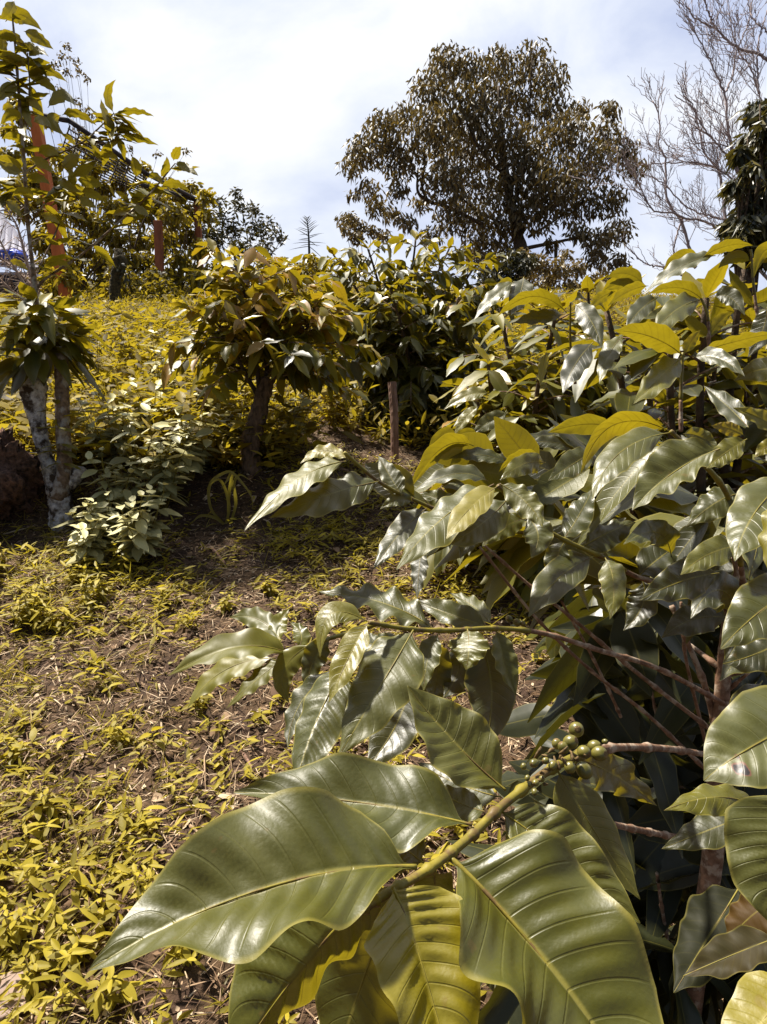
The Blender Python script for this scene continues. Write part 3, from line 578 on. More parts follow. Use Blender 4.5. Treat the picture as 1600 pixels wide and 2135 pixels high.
# bare woody twigs deep in the bush
for pts, r0, r1 in [([(1480, 1612, .86), (1350, 1490, .84), (1235, 1400, .80), (1120, 1290, .78), (1000, 1140, .78)], .0026, .0015),
                    ([(1502, 1536, .84), (1350, 1420, .83), (1265, 1350, .80), (1170, 1270, .78), (1110, 1225, .77), (1008, 1135, .77)], .0028, .0016),
                    ([(1295, 1495, .9), (1270, 1440, .88), (1225, 1350, .85), (1170, 1252, .82)], .0022, .0015),
                    ([(1482, 1592, .9), (1460, 1500, .88), (1430, 1370, .86), (1420, 1255, .85)], .0026, .0018),
                    ([(1498, 1540, .84), (1470, 1430, .83), (1430, 1330, .83), (1400, 1262, .84)], .0042, .0026),
                    ([(1386, 1640, .95), (1375, 1530, .94), (1355, 1420, .92)], .0022, .0016),
                    ([(1510, 1400, .82), (1470, 1368, .84), (1440, 1345, .88)], .0036, .0024),
                    ([(1508, 1410, .83), (1540, 1402, .82), (1570, 1390, .82)], .0032, .0022),
                    ([(1508, 1450, .83), (1535, 1425, .82), (1562, 1402, .80)], .0024, .0018),
                    ([(1490, 1770, .88), (1440, 1752, .82), (1360, 1736, .72), (1250, 1714, .60), (1100, 1690, .52)], .0042, .0024),
                    ([(1392, 1960, 1.0), (1380, 1890, .98), (1370, 1820, .95)], .0030, .0022)]:
    branch(pts, r0, r1, 0.0, .45)
# inner leaves with their shade put into the colour: too many to tell apart
g = np.random.default_rng(31); mb = MB()
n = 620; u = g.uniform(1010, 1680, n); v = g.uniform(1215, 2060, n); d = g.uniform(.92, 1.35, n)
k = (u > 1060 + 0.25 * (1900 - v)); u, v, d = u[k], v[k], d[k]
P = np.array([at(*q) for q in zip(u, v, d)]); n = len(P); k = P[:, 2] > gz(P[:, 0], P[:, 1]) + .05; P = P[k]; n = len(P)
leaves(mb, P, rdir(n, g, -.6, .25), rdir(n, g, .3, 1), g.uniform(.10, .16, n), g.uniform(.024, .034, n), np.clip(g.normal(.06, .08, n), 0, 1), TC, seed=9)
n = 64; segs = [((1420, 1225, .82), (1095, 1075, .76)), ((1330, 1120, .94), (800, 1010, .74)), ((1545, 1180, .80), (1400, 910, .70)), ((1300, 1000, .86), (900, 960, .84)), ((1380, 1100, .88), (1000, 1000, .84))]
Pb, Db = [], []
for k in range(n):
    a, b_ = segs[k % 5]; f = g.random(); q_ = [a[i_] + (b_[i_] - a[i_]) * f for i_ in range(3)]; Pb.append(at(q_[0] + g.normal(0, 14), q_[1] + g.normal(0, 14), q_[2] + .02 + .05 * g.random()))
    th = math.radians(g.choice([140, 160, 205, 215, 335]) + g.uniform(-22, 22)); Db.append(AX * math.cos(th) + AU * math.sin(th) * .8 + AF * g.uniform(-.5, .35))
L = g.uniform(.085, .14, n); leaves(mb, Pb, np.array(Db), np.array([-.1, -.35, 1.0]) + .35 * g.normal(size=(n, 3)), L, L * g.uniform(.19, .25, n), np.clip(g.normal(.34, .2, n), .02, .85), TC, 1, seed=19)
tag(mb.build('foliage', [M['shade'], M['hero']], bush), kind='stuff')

# ------------------------------------------------------------------ other coffee bushes
def coffee_crown(mb, stems, g, H, R, Lf, tintf, nb, z0=.25, ends=0.35, leafW=.21, pairstep=.062, rmin=.0018, droop=.8, hang=0):
    """side branches in opposite pairs up each stem, with pairs of leaves along them"""
    Pl, Dl, Nl, Tl = [], [], [], []
    for S in stems:
        for k in range(nb):
            f = z0 + (1 - z0) * (k + g.random()) / nb; p0 = S[int(f * (len(S) - 1))]
            a = k * 2.4 + g.uniform(-.5, .5); Lb = R * (1.05 - .72 * f ** 1.8) * g.uniform(.7, 1.15)
            el = .15 + .55 * f + g.uniform(-.15, .2); m = 7; tt = np.linspace(0, 1, m)
            dirh = np.array([math.cos(a), math.sin(a), 0])
            B = p0 + np.outer(tt * Lb * math.cos(el), dirh); B[:, 2] += tt * Lb * math.sin(el) - droop * (1 - .6 * f) * Lb * tt ** 2 * .8
            tube(mb, spline(B, 12), np.linspace(.0045, rmin, 12), 5, 1)
            npair = max(2, int(Lb / pairstep)); ts = np.linspace(.22, 1, npair)
            Q = spline(B, 40); tn = nrm(np.gradient(Q, axis=0))
            for q, s_ in enumerate(ts):
                c = Q[min(39, int(s_ * 39))]; t_ = tn[min(39, int(s_ * 39))]; side = nrm(np.cross(t_, [0, 0, 1.0])); vert = np.cross(side, t_)
                for sg in (1, -1):
                    dd = nrm(t_ * g.uniform(.35, .8) + side * sg * g.uniform(.5, 1.0) + vert * sg * .25 * (q % 2 * 2 - 1) * g.random() + np.array([0, 0, g.uniform(-1.1, .1) if hang == 1 else g.uniform(-.9, .5) if hang else g.uniform(-.5, .18)]))
                    Pl.append(c); Dl.append(dd); Nl.append(np.array([0, 0, 1.0]) + .35 * g.normal(size=3)); Tl.append(tintf(f, s_, g))
        for sg in range(4):
            a = g.uniform(0, 6.28); Pl.append(S[-1]); Dl.append(np.array([math.cos(a), math.sin(a), 1.0])); Nl.append(np.array([-math.cos(a), -math.sin(a), 1.0])); Tl.append(.85)
    n = len(Pl); L = Lf * g.uniform(.7, 1.2, n)
    leaves(mb, np.array(Pl), np.array(Dl), np.array(Nl), L, L * leafW * g.uniform(.85, 1.15, n), np.clip(np.array(Tl), 0, 1), TC, 0, seed=int(g.integers(1e6)))
def stem_line(b, tip, g, n=24, wob=.03):
    P = b + np.outer(np.linspace(0, 1, n), tip - b); k = np.linspace(0, 1, n)
    P[:, 0] += wob * np.sin(k * 5 + g.random() * 6) * k; P[:, 1] += wob * np.sin(k * 4 + g.random() * 6) * k; return P
def bush_thing(label, base, tips, trunk, H, R, Lf, tintf, nb, seed, r=.022, **kw):
    g = np.random.default_rng(seed); t = thing('coffee_bush', base, label, 'coffee bush', 'coffee bushes')
    stems = [stem_line(np.asarray(b_, float), np.asarray(q, float), g) for b_, q in zip(trunk, tips)]
    mt = MB()
    for S in stems: tube(mt, S, np.linspace(r, r * .35, len(S)), 8, 0, rough=.2, seed=seed)
    mt.build('trunk', M['bark'], t)
    mc = MB(); coffee_crown(mc, stems, g, H, R, Lf, tintf, nb, **kw); mc.build('crown', [M['coffee'], M['bark_twig']], t)
    return t
# yellow bush left of centre, on the terrace edge
p, dB = ground(530, 985)
tips = [at(500, 535, dB), at(590, 560, dB + .2), at(430, 640, dB - .1), at(660, 640, dB)]
fork = at(545, 835, dB)
bush_thing('yellowing coffee bush with a bare leaning trunk, left of the tall dark bush', p, tips, [fork] * 4, 1.2, .58, .118,
           lambda f, s_, g: (g.normal(.82, .18) if f > .45 else g.normal(.45, .28)) + .10 * (s_ > .8), 20, 51, r=.016, z0=.22, pairstep=.046, hang=2, droop=.5, leafW=.25)
b_y = [o for o in bpy.data.objects if o.name.startswith('trunk') and o.type == 'MESH'][-1]
mb = MB(); tube(mb, spline(np.array([p - [0, 0, .05], at(522, 930, dB), at(538, 870, dB), fork, at(560, 790, dB)]), 30), np.linspace(.062, .04, 30), 12, 0, rough=.25, seed=4)
mb.build('trunk_base', M['old_bark'], b_y)
# tall dark bush in the centre
cb = np.array([at(850, 940, 5.5)[0], at(850, 940, 5.5)[1], 0]); cb[2] = gz(cb[0], cb[1])
D6 = 5.5
tips = [at(u, v, D6 + k) for u, v, k in ((690, 530, .2), (760, 520, -.2), (860, 500, .1), (930, 520, .5), (1000, 540, .5), (820, 600, -.6), (960, 620, -.2), (700, 640, -.3), (1050, 590, .6))]
bush_thing('tall dark green coffee bush behind the thin wooden stake', cb, tips, [cb + [0.25 * math.cos(k), .15 * math.sin(k), 0] for k in range(9)], 2, .60, .135,
           lambda f, s_, g: g.normal(.30, .16) + .42 * (f > .88) * g.random(), 27, 52, z0=.06, droop=.8, pairstep=.046, hang=2, leafW=.24)
# bushes on the right behind the foreground one
def bush_at(label, u, v, d, tops, seed, R, Lf, tf, nb, **kw):
    q = at(u, v, d); b_ = np.array([q[0], q[1], gz(q[0], q[1])])
    return bush_thing(label, b_, [at(*t_) for t_ in tops], [b_ + .05 * np.array([math.cos(k), math.sin(k), 0]) for k in range(len(tops))], 1.5, R, Lf, tf, nb, seed, **kw)
bush_at('yellow tipped coffee bush standing just right of the wooden stake', 1120, 950, 3.0, [(1060, 640, 3.0), (1150, 650, 2.7), (1030, 760, 2.8), (1210, 700, 2.9), (1010, 830, 2.8), (1120, 760, 2.6)], 53, .40, .14,
        lambda f, s_, g: g.normal(.42, .2) + .3 * (s_ > .75) * g.random(), 22, z0=.12, pairstep=.05)
up = bush_at('coffee bush with long yellow and silvery leaves against the sky at the right edge', 1500, 900, 1.9, [(1480, 620, 1.75), (1580, 560, 1.8), (1420, 700, 1.75), (1250, 650, 2.0), (1600, 690, 1.9), (1330, 690, 2.1)], 54, .36, .15,
             lambda f, s_, g: g.normal(.16, .14), 15, z0=.15, rmin=.0015)
for lab, u, v, d, seed in (('shaded coffee bush deep behind the long leaved bush at the right edge', 1540, 900, 3.4, 55), ('shaded coffee bush below the rusty brown bush, behind the silvery leaves', 1240, 900, 3.9, 56)):
    bush_at(lab, u, v, d, [(u + a, 640 + b, d + c) for a, b, c in ((-120, 0, 0), (0, -30, .2), (110, 10, 0), (-60, 90, -.2), (70, 90, -.2), (150, 60, .1))], seed, .6, .15, lambda f, s_, g: g.normal(.22, .2), 18, z0=.05, pairstep=.055)
for pts, r0, r1 in [([(1478, 730, 1.5), (1476, 660, 1.5), (1462, 622, 1.5)], .004, .0025), ([(1580, 660, 1.6), (1572, 600, 1.6), (1566, 520, 1.6)], .004, .0025), ([(1420, 900, 1.3), (1420, 820, 1.3), (1424, 735, 1.3)], .004, .0025), ([(1200, 800, 1.7), (1190, 720, 1.65), (1190, 630, 1.6)], .004, .002)]:
    ub = branch(pts, r0, r1, .6, .3, root=up)
U = [((1422, 740, 1.3), (1360, 703, 1.26), (1280, 690, 1.2), 22, 30, .80, 1), ((1420, 745, 1.3), (1378, 785, 1.22), (1321, 842, 1.15), 28, 28, .5, 0), ((1445, 745, 1.3), (1500, 748, 1.25), (1553, 785, 1.2), 20, 14, .2, 0), ((1455, 738, 1.3), (1540, 710, 1.3), (1628, 695, 1.3), 13, 18, .82, 1),
     ((1428, 738, 1.3), (1441, 712, 1.3), (1461, 688, 1.3), 12, 12, .98, 1), ((1462, 625, 1.5), (1408, 648, 1.42), (1360, 700, 1.35), 26, 26, .42, 0), ((1468, 628, 1.5), (1415, 600, 1.5), (1350, 614, 1.5), 14, 16, .78, 1), ((1372, 620, 1.5), (1336, 646, 1.45), (1306, 684, 1.4), 20, 22, .18, 0),
     ((1492, 533, 1.6), (1420, 556, 1.6), (1342, 614, 1.6), 12, 18, .25, 0), ((1457, 530, 1.65), (1412, 542, 1.65), (1376, 592, 1.65), 13, 15, .78, 1), ((1466, 536, 1.6), (1518, 512, 1.6), (1570, 512, 1.6), 12, 12, .72, 1), ((1343, 592, 1.7), (1305, 570, 1.7), (1264, 580, 1.7), 14, 14, .7, 1),
     ((1330, 600, 1.7), (1295, 592, 1.7), (1258, 606, 1.7), 12, 12, .66, 1), ((1283, 608, 1.7), (1252, 622, 1.68), (1228, 646, 1.65), 12, 12, .62, 1), ((1352, 596, 1.65), (1310, 608, 1.63), (1268, 638, 1.6), 12, 14, .74, 1), ((1490, 620, 1.5), (1522, 620, 1.48), (1554, 658, 1.45), 20, 16, .15, 0),
     ((1198, 634, 1.6), (1232, 668, 1.55), (1256, 727, 1.5), 22, 24, .15, 0), ((1092, 578, 1.8), (1085, 612, 1.75), (1066, 657, 1.7), 24, 24, .15, 0), ((1182, 652, 1.6), (1112, 618, 1.6), (1035, 662, 1.6), 14, 15, .8, 1), ((1178, 656, 1.62), (1122, 660, 1.6), (1070, 674, 1.58), 15, 14, .12, 0),
     ((1237, 714, 1.5), (1200, 760, 1.45), (1174, 820, 1.4), 26, 26, .06, 0), ((1141, 733, 1.6), (1132, 768, 1.58), (1127, 805, 1.55), 9, 9, .85, 1), ((1562, 892, 1.0), (1520, 850, 1.05), (1468, 805, 1.1), 20, 24, .14, 0), ((1072, 588, 1.75), (1030, 618, 1.72), (988, 668, 1.7), 13, 15, .3, 0), ((1070, 585, 1.78), (1048, 596, 1.76), (1022, 632, 1.75), 10, 11, .75, 1),
     ((1640, 560, 1.3), (1600, 520, 1.3), (1572, 580, 1.3), 16, 18, .74, 1), ((1566, 545, 1.6), (1530, 538, 1.6), (1498, 560, 1.6), 12, 14, .7, 1), ((1572, 640, 1.6), (1542, 600, 1.6), (1520, 560, 1.6), 12, 12, .6, 1), ((1480, 700, 1.5), (1450, 680, 1.5), (1425, 645, 1.5), 13, 13, .6, 1), ((1478, 705, 1.5), (1500, 670, 1.5), (1530, 650, 1.5), 13, 13, .66, 1),
     ((1640, 780, 1.2), (1590, 770, 1.25), (1530, 795, 1.3), 26, 26, .06, 0), ((1600, 640, 1.4), (1590, 690, 1.4), (1560, 745, 1.4), 24, 24, .05, 0), ((1300, 700, 1.6), (1270, 740, 1.55), (1250, 800, 1.5), 18, 20, .35, 0), ((1240, 940, .74), (1195, 968, .72), (1143, 1002, .70), 26, 30, .25, 0), ((1138, 965, .76), (1092, 968, .74), (1043, 1002, .72), 24, 22, .5, 0), ((1134, 960, .77), (1085, 950, .76), (1040, 985, .75), 10, 12, .8, 1),
     ((1282, 890, .8), (1215, 885, .8), (1143, 902, .8), 22, 20, .62, 1), ((988, 930, .85), (922, 935, .84), (854, 1022, .82), 17, 22, .78, 1), ((1018, 1004, .8), (950, 988, .79), (868, 1022, .78), 13, 20, .2, 0), ((1057, 966, .85), (1000, 948, .85), (938, 956, .85), 14, 15, .2, 0), ((1040, 914, .9), (1070, 930, .88), (1102, 947, .86), 20, 24, .15, 0),
     ((1203, 936, .9), (1150, 922, .9), (1098, 926, .9), 14, 15, .1, 0), ((952, 904, 1.0), (922, 908, 1.0), (893, 938, 1.0), 13, 14, .8, 1), ((997, 910, .95), (970, 902, .95), (948, 920, .95), 10, 10, .85, 1), ((998, 848, 1.0), (970, 873, 1.0), (946, 912, 1.0), 11, 12, .78, 0), ((1020, 820, 1.1), (975, 825, 1.1), (925, 855, 1.1), 12, 14, .8, 0), ((1060, 860, 1.0), (1020, 880, 1.0), (985, 905, 1.0), 16, 18, .3, 0), ((1200, 870, 1.0), (1160, 905, .98), (1090, 905, .95), 14, 16, .15, 0)]
for k, (b_, m_, t_, l_, r_, ti, un) in enumerate(U):
    ti = ti - (.10 + .07 * (k % 4)) * (ti > .55)
    lv(ub, b_, m_, t_, l_, r_, ti, under=bool(un), wave=.10 if not un else .07, nl=30, ns=7)

# ------------------------------------------------------------------ sprouting coffee stump on the left
pS, dS = ground(128, 1088); dS = float(dS)
stump = thing('coffee_stump', pS, 'pale lichen covered twin coffee stump with leafy shoots on top, beside the dark rotten stump', 'coffee stump')
S_ = lambda u, v, k=0: at(u, v, dS + k)
mb = MB()
pp = spline(np.array([pS - [0, 0, .06], S_(128, 1050), S_(118, 1010), S_(95, 950), S_(78, 872), S_(68, 800), S_(66, 750)]), 90); q = np.linspace(0, 1, 90)
tube(mb, pp, np.interp(q, [0, .15, .3, .5, .66, .82, .9, 1], [.070, .062, .060, .036, .044, .074, .060, .030]), 16, 0, rough=.16, seed=6)
pp = spline(np.array([S_(122, 1040, -.02), S_(134, 990, -.03), S_(133, 920, -.02), S_(130, 840, -.02), S_(128, 740, 0)]), 30)
tube(mb, pp, np.interp(np.linspace(0, 1, 30), [0, .3, 1], [.050, .038, .036]), 14, 1, rough=.16, seed=7)
tube(mb, spline(np.array([S_(130, 1010), S_(152, 1002), S_(166, 985), S_(168, 972)]), 12), [.04, .044, .046, .044, .042, .042, .042, .042, .04, .038, .03, .012], 12, 0, rough=.2, seed=8)
mb.build('trunk', [M['lichen_bark'], M['brown_bark']], stump)
SH = [([(80, 690, .05), (76, 620, .03), (58, 460, .0), (50, 330, -.05), (40, 200, -.12), (34, 120, -.15), (25, 20, -.18)], .013, .004),
      ([(78, 640, .02), (84, 592, 0), (169, 532, -.03), (253, 459, -.06), (309, 408, -.08), (366, 340, -.1)], .0085, .003),
      ([(52, 360, -.04), (100, 330, -.05), (170, 298, -.08), (220, 254, -.1), (238, 236, -.1)], .0055, .003), ([(170, 300, -.08), (235, 295, -.12), (246, 275, -.14), (238, 236, -.15)], .003, .002),
      ([(60, 470, 0), (90, 430, -.02), (130, 390, -.05), (205, 330, -.08)], .005, .003), ([(48, 290, -.06), (62, 200, -.1), (58, 110, -.14)], .005, .003), ([(80, 560, .0), (110, 500, .05), (140, 420, .1), (138, 390, .1)], .005, .003),
      ([(253, 459, -.06), (290, 430, 0), (320, 380, .05)], .004, .002), ([(62, 440, 0), (20, 400, .05), (-20, 370, .05)], .005, .003)]
shoots = []
for k, (pts, r0, r1) in enumerate(SH):
    mb = MB(); P = spline(np.array([S_(*p_) for p_ in pts]), 50); r = np.linspace(r0, r1, 50); r = r * (1 + .35 * np.exp(-((np.arange(50) % 7) - 3) ** 2 / 1.2)); tube(mb, P, r, 8, 0, rough=.1, seed=k)
    shoots.append(mb.build('shoot', M['brown_bark'], stump))
TL = [(12, 45, 42, 30, 88, 64, 20), (50, 65, 80, 78, 112, 103, 15), (20, 62, 42, 88, 58, 122, 10), (60, 120, 78, 104, 102, 118, 10), (58, 140, 25, 122, -8, 118, 14), (60, 150, 95, 144, 143, 173, 12), (58, 160, 90, 167, 123, 200, 13), (30, 150, 8, 140, -20, 152, 14), (100, 225, 130, 198, 158, 222, 15), (130, 240, 162, 236, 202, 262, 11),
      (128, 240, 112, 255, 136, 282, 15), (55, 215, 57, 240, 68, 268, 11), (50, 205, 70, 213, 91, 237, 12), (130, 350, 150, 332, 166, 322, 16), (150, 370, 176, 352, 197, 348, 13), (160, 375, 190, 378, 217, 388, 15), (120, 370, 140, 385, 172, 402, 12), (48, 360, 20, 338, -12, 330, 14), (47, 358, 20, 352, -8, 332, 13), (80, 320, 102, 312, 124, 326, 15),
      (285, 370, 282, 345, 276, 326, 14), (335, 370, 346, 348, 348, 326, 10), (362, 335, 367, 318, 379, 306, 12), (365, 342, 390, 348, 414, 367, 11), (335, 390, 366, 382, 397, 400, 11), (310, 372, 325, 366, 342, 387, 9), (272, 425, 288, 410, 307, 409, 10), (272, 425, 255, 408, 239, 399, 7), (275, 430, 296, 438, 312, 452, 10), (85, 450, 105, 452, 126, 467, 10), (170, 400, 192, 403, 222, 422, 13), (165, 410, 182, 420, 202, 434, 12),
      (238, 236, 224, 197, 242, 166, 11), (246, 282, 221, 242, 211, 206, 10), (240, 237, 282, 231, 322, 243, 8), (250, 284, 287, 287, 331, 303, 10), (246, 280, 244, 292, 236, 305, 6), (10, 60, 5, 90, 14, 130, 14), (40, 180, 15, 190, -10, 215, 15), (45, 250, 25, 240, 0, 262, 13), (48, 300, 30, 285, 5, 290, 12), (55, 380, 80, 370, 105, 385, 12), (70, 420, 50, 400, 25, 410, 12), (40, 110, 60, 95, 75, 98, 10), (35, 90, 15, 75, -10, 80, 13), (60, 330, 90, 340, 110, 362, 13), (140, 392, 150, 372, 140, 345, 11), (205, 330, 225, 320, 250, 335, 11), (205, 332, 200, 315, 190, 300, 9), (90, 560, 120, 545, 150, 560, 10), (5, 230, 20, 225, 35, 240, 12), (10, 420, 30, 430, 45, 455, 12), (20, 545, 40, 548, 60, 565, 9), (70, 255, 90, 250, 108, 268, 12), (30, 0, 20, 25, 0, 40, 14)]
for k, (a, b_, c, d_, e_, f_, hw) in enumerate(TL):
    z = -.05 - .03 * (k % 5); hero_leaf('leaf', shoots[1 if c > 240 and b_ > 300 else 0], (a, b_, dS + z), (c, d_, dS + z - .04), (e_, f_, dS + z - .06), hw * .68, hw * .88, .55 + .3 * random.random(), seed=300 + k, nl=20, ns=5, under=k % 5 != 3, wave=.1, mats=[M['hero'], M['twig']])
g = np.random.default_rng(62); mb = MB()
for k, (pts, r0, r1) in enumerate(SH):
    P = spline(np.array([S_(*p_) for p_ in pts]), 60); lo = .30 if k else .42
    for q in np.arange(lo, 1.0, .055 if k in (0, 5) else .085):
        for s_ in (-1, 1):
            c = P[int(q * 59)]; a = g.uniform(0, 6.28); D = np.array([math.cos(a) * .9 + (.25 if k in (1, 2) else 0), math.sin(a) * .6 - .2, g.uniform(-.25, .6)]); leaves(mb, [c], D, [[0, 0, 1.0] + .3 * g.normal(size=3)], g.uniform(.10, .17), g.uniform(.022, .034), float(np.clip(g.normal(.58, .18), 0, .9)), TC, seed=int(g.integers(1e6)))
for k in range(4): mb.build('leaves', [M['coffee']], shoots[0]) if k == 0 else None
g = np.random.default_rng(61); mb = MB(); n = 140
top = S_(78, 690); a = g.uniform(-2.6, 2.4, n); hgt = g.uniform(-.16, .16, n); P = top + np.stack([.20 * np.cos(a) * g.random(n), .17 * np.sin(a) * g.random(n), hgt], -1)
D = np.stack([np.cos(a), np.sin(a), g.uniform(-.8, .7, n) + 2.0 * hgt], -1)
leaves(mb, P, D, np.array([0, 0, 1]) + .3 * g.normal(size=(n, 3)), g.uniform(.14, .24, n), g.uniform(.03, .048, n), np.clip(g.normal(.20, .18, n) + 1.0 * (hgt > .0) * g.random(n), 0, .85), TC, seed=2)
lowc = [(120, 890, 1), (128, 925, 1), (132, 965, 1), (125, 940, 0)]
for (u, v, k) in lowc:
    for s_ in (-1, 1): leaves(mb, [S_(u, v, -.06)], np.array([s_ * .9, -.35, .15]), [[0, 0, 1.0]], .125, .024, .62, TC, seed=v + s_)
mb.build('foliage', [M['coffee']], stump)

# dark rotten stump and dead wood beside it
def lump(name, mat, c, r, label, cat, seed, group=None, sq=(1, 1, 1), amp=.35, f=2.2, parent=None):
    mb = MB(); nu, nv = 44, 30; th = np.linspace(0, math.pi, nv); ph = np.arange(nu) * 2 * math.pi / nu; TH, PH = np.meshgrid(th, ph, indexing='ij')
    D = np.stack([np.sin(TH) * np.cos(PH), np.sin(TH) * np.sin(PH), np.cos(TH)], -1)
    s_ = (vnoise(D[..., 0] * f + 3 + seed, D[..., 1] * f + D[..., 2] * 1.7 * f, seed) - .5) * 2 * amp + (vnoise(D[..., 0] * f * 4 + D[..., 2] * 3, D[..., 1] * f * 4 - D[..., 2] * 5, seed + 1) - .5) * amp * .8 + (vnoise(D[..., 0] * 22 + D[..., 2] * 9, D[..., 1] * 22 - D[..., 2] * 11, seed + 2) - .5) * amp * .35
    V = D * (1 + s_)[..., None] * np.array(sq) * r + c
    i, j = np.meshgrid(np.arange(nv - 1), np.arange(nu), indexing='ij'); j2 = (j + 1) % nu
    mb.add(V.reshape(-1, 3), np.stack([i * nu + j, (i + 1) * nu + j, (i + 1) * nu + j2, i * nu + j2], -1).reshape(-1, 4))
    o = mb.build(name, mat, parent); return tag(o, label, cat, group) if label else o
lump('rotten_stump', M['rot'], at(-5, 1010, dS - .02), .22, 'black rotten tree stump leaning at the left edge, left of the pale coffee stump', 'tree stump', 3, sq=(1.0, .9, 1.25), amp=.5, f=3.0)

# grey green weeds below the stump
def weed_plant(p, h, nb, g, L=.06, lean=(0, 0), wr=.25):
    ms, ml = MB(), MB()
    for b_ in range(nb):
        a = g.uniform(0, 6.28); tip = np.array(p) + [lean[0] + math.cos(a) * h * .45 * g.random(), lean[1] + math.sin(a) * h * .45 * g.random(), h * g.uniform(.6, 1.05)]
        S = stem_line(np.array(p, float) - [0, 0, .01], tip, g, 14, .02); tube(ms, S, np.linspace(.0035, .0016, 14), 5)
        for k in range(6):
            f = .35 + .65 * k / 5; c = S[int(f * 13)]; a0 = k * 1.57 + g.random()
            for s_ in (0, math.pi):
                el = g.uniform(-.35, .25) + .35 * (k == 5); D = np.array([math.cos(a0 + s_) * math.cos(el), math.sin(a0 + s_) * math.cos(el), math.sin(el)])
                Lk = L * g.uniform(.7, 1.2) * (1 - .25 * (k == 5)); leaves(ml, [c], D, [np.array([0, 0, 1.0]) + .25 * g.normal(size=3)], Lk, Lk * wr, [np.clip(g.normal(.6, .25) + .3 * (k == 5), 0, 1)], TW6, seed=int(g.integers(1e6)))
    return ms, ml
TW6 = [template(7, 2, c, f, .06, 1.8, k + 20, lens_prof) for k, (c, f) in enumerate([(.15, .25), (.4, .15), (.05, .35), (.3, -.1)])]
GW = [((300, 1175), .36, 6, 'grey green weed with bright star shaped top leaves in front of the dark hollow', .075), ((215, 1150), .30, 5, 'grey green weed right of the pale stump foot', .07), ((250, 1090), .40, 6, 'tall grey weed between the stump and the star topped weed', .07),
      ((345, 1065), .52, 6, 'tallest grey weed at the brink of the dark hollow, with a broad pale side leaf', .085), ((400, 1000), .42, 6, 'grey weed standing near the bare trunk of the yellow bush', .075), ((250, 985), .42, 6, 'grey weed just right of the stump with a pale heart shaped leaf', .08), ((330, 950), .45, 6, 'pale grey weed in front of the yellow slope', .075), ((190, 1175), .20, 5, 'low yellow green weed below the stump foot', .06), ((460, 960), .38, 5, 'thin grey weed left of the leaning trunk', .07)]
g = np.random.default_rng(77)
for (uv, h, nb, lab, L) in GW:
    p, d = ground(*uv); t = thing('weed_plant', p, lab, 'weed', 'grey green weeds under the stump'); ms, ml = weed_plant(p, h, nb + 5, g, L * 1.35); ms.build('stem', M['twig'], t); ml.build('foliage', M['greyweed'], t)
for k, (uv, h, L, lab) in enumerate([((440, 900), .50, .11, 'tall broad leaved weed just left of the bare trunk of the yellowing bush'), ((350, 880), .55, .11, 'tall silvery leaved weed on the slope left of the yellowing bush'), ((300, 800), .50, .10, 'tall yellow weed up the slope between the stump and the yellowing bush'), ((620, 930), .34, .10, 'ragged weed right of the bare trunk of the yellowing bush'), ((700, 900), .40, .11, 'weedy sprout between the yellowing bush and the wooden stake'), ((215, 850), .45, .10, 'tall yellow weed right behind the coffee stump'), ((20, 860), .45, .10, 'tall yellow weed at the left edge behind the rotten stump'), ((480, 940), .30, .09, 'short weed at the foot of the bare leaning trunk')]):
    p, d = ground(*uv); t = thing('tall_weed', p, lab, 'weed', 'tall weeds on the slope'); ms, ml = weed_plant(p, h * d / 4.2, 7, g, L, wr=.24); ms.build('stem', M['twig'], t); ml.build('foliage', M['hill' if k not in (1, 3, 7) else 'greyweed'], t)
# yellow green seedlings in the foreground clump, all alike
sd = []
for k in range(26):
    u, v = (g.uniform(-20, 290), g.uniform(1165, 1320)) if k < 14 else [(60, 2060), (150, 2010), (235, 2090), (30, 1960), (470, 1270), (560, 1240), (100, 1700), (300, 1880), (420, 1480), (30, 1590), (250, 1560), (390, 1990)][k - 14]
    p, d = ground(u, v); ms, ml = weed_plant(p, .13 if k < 14 else .075, 3, g, .060 if k < 14 else .042, wr=.15 if k < 14 else .2)
    t = thing('weed_seedling', p, 'yellow green weed seedling with paired pointed leaves growing on the path', 'weed', 'yellow green seedlings on the path'); ms.build('stem', M['twig'], t); ml.build('foliage', M['weed'], t)
# arching grass clump by the hollow
p, d = ground(470, 1095); t = thing('grass_clump', p, 'clump of long blades arching over the dark hollow left of the yellow bush trunk', 'grass')
mb = MB()
for pts in ([(470, 1095), (440, 1060), (438, 1010), (470, 985), (490, 990), (522, 1030), (528, 1060)], [(475, 1095), (478, 1030), (485, 985), (475, 1000), (462, 1020)], [(480, 1095), (492, 1050), (488, 1010), (500, 990), (520, 1000)], [(468, 1095), (450, 1080), (420, 1075), (400, 1090)], [(470, 1095), (478, 1060), (470, 1020), (455, 1000), (430, 1020)]):
    Pw = spline(np.array([at(u, v, d - .02 * k) for k, (u, v) in enumerate(pts)]), 24); wd = .009 * np.interp(np.linspace(0, 1, 24), [0, .3, .7, 1], [.6, 1, .8, .05]); sd_ = nrm(np.cross(np.gradient(Pw, axis=0), -AF))
    V = np.stack([Pw - sd_ * wd[:, None], Pw + np.array([0, .002, -.002]), Pw + sd_ * wd[:, None]], 1).reshape(-1, 3); i, j = np.meshgrid(np.arange(23), np.arange(2), indexing='ij')
    mb.add(V, np.stack([i * 3 + j, i * 3 + j + 1, (i + 1) * 3 + j + 1, (i + 1) * 3 + j], -1).reshape(-1, 4), None, 0, np.tile([.3, .5, .45], (len(V), 1)))
mb.build('foliage', M['grass'], t)

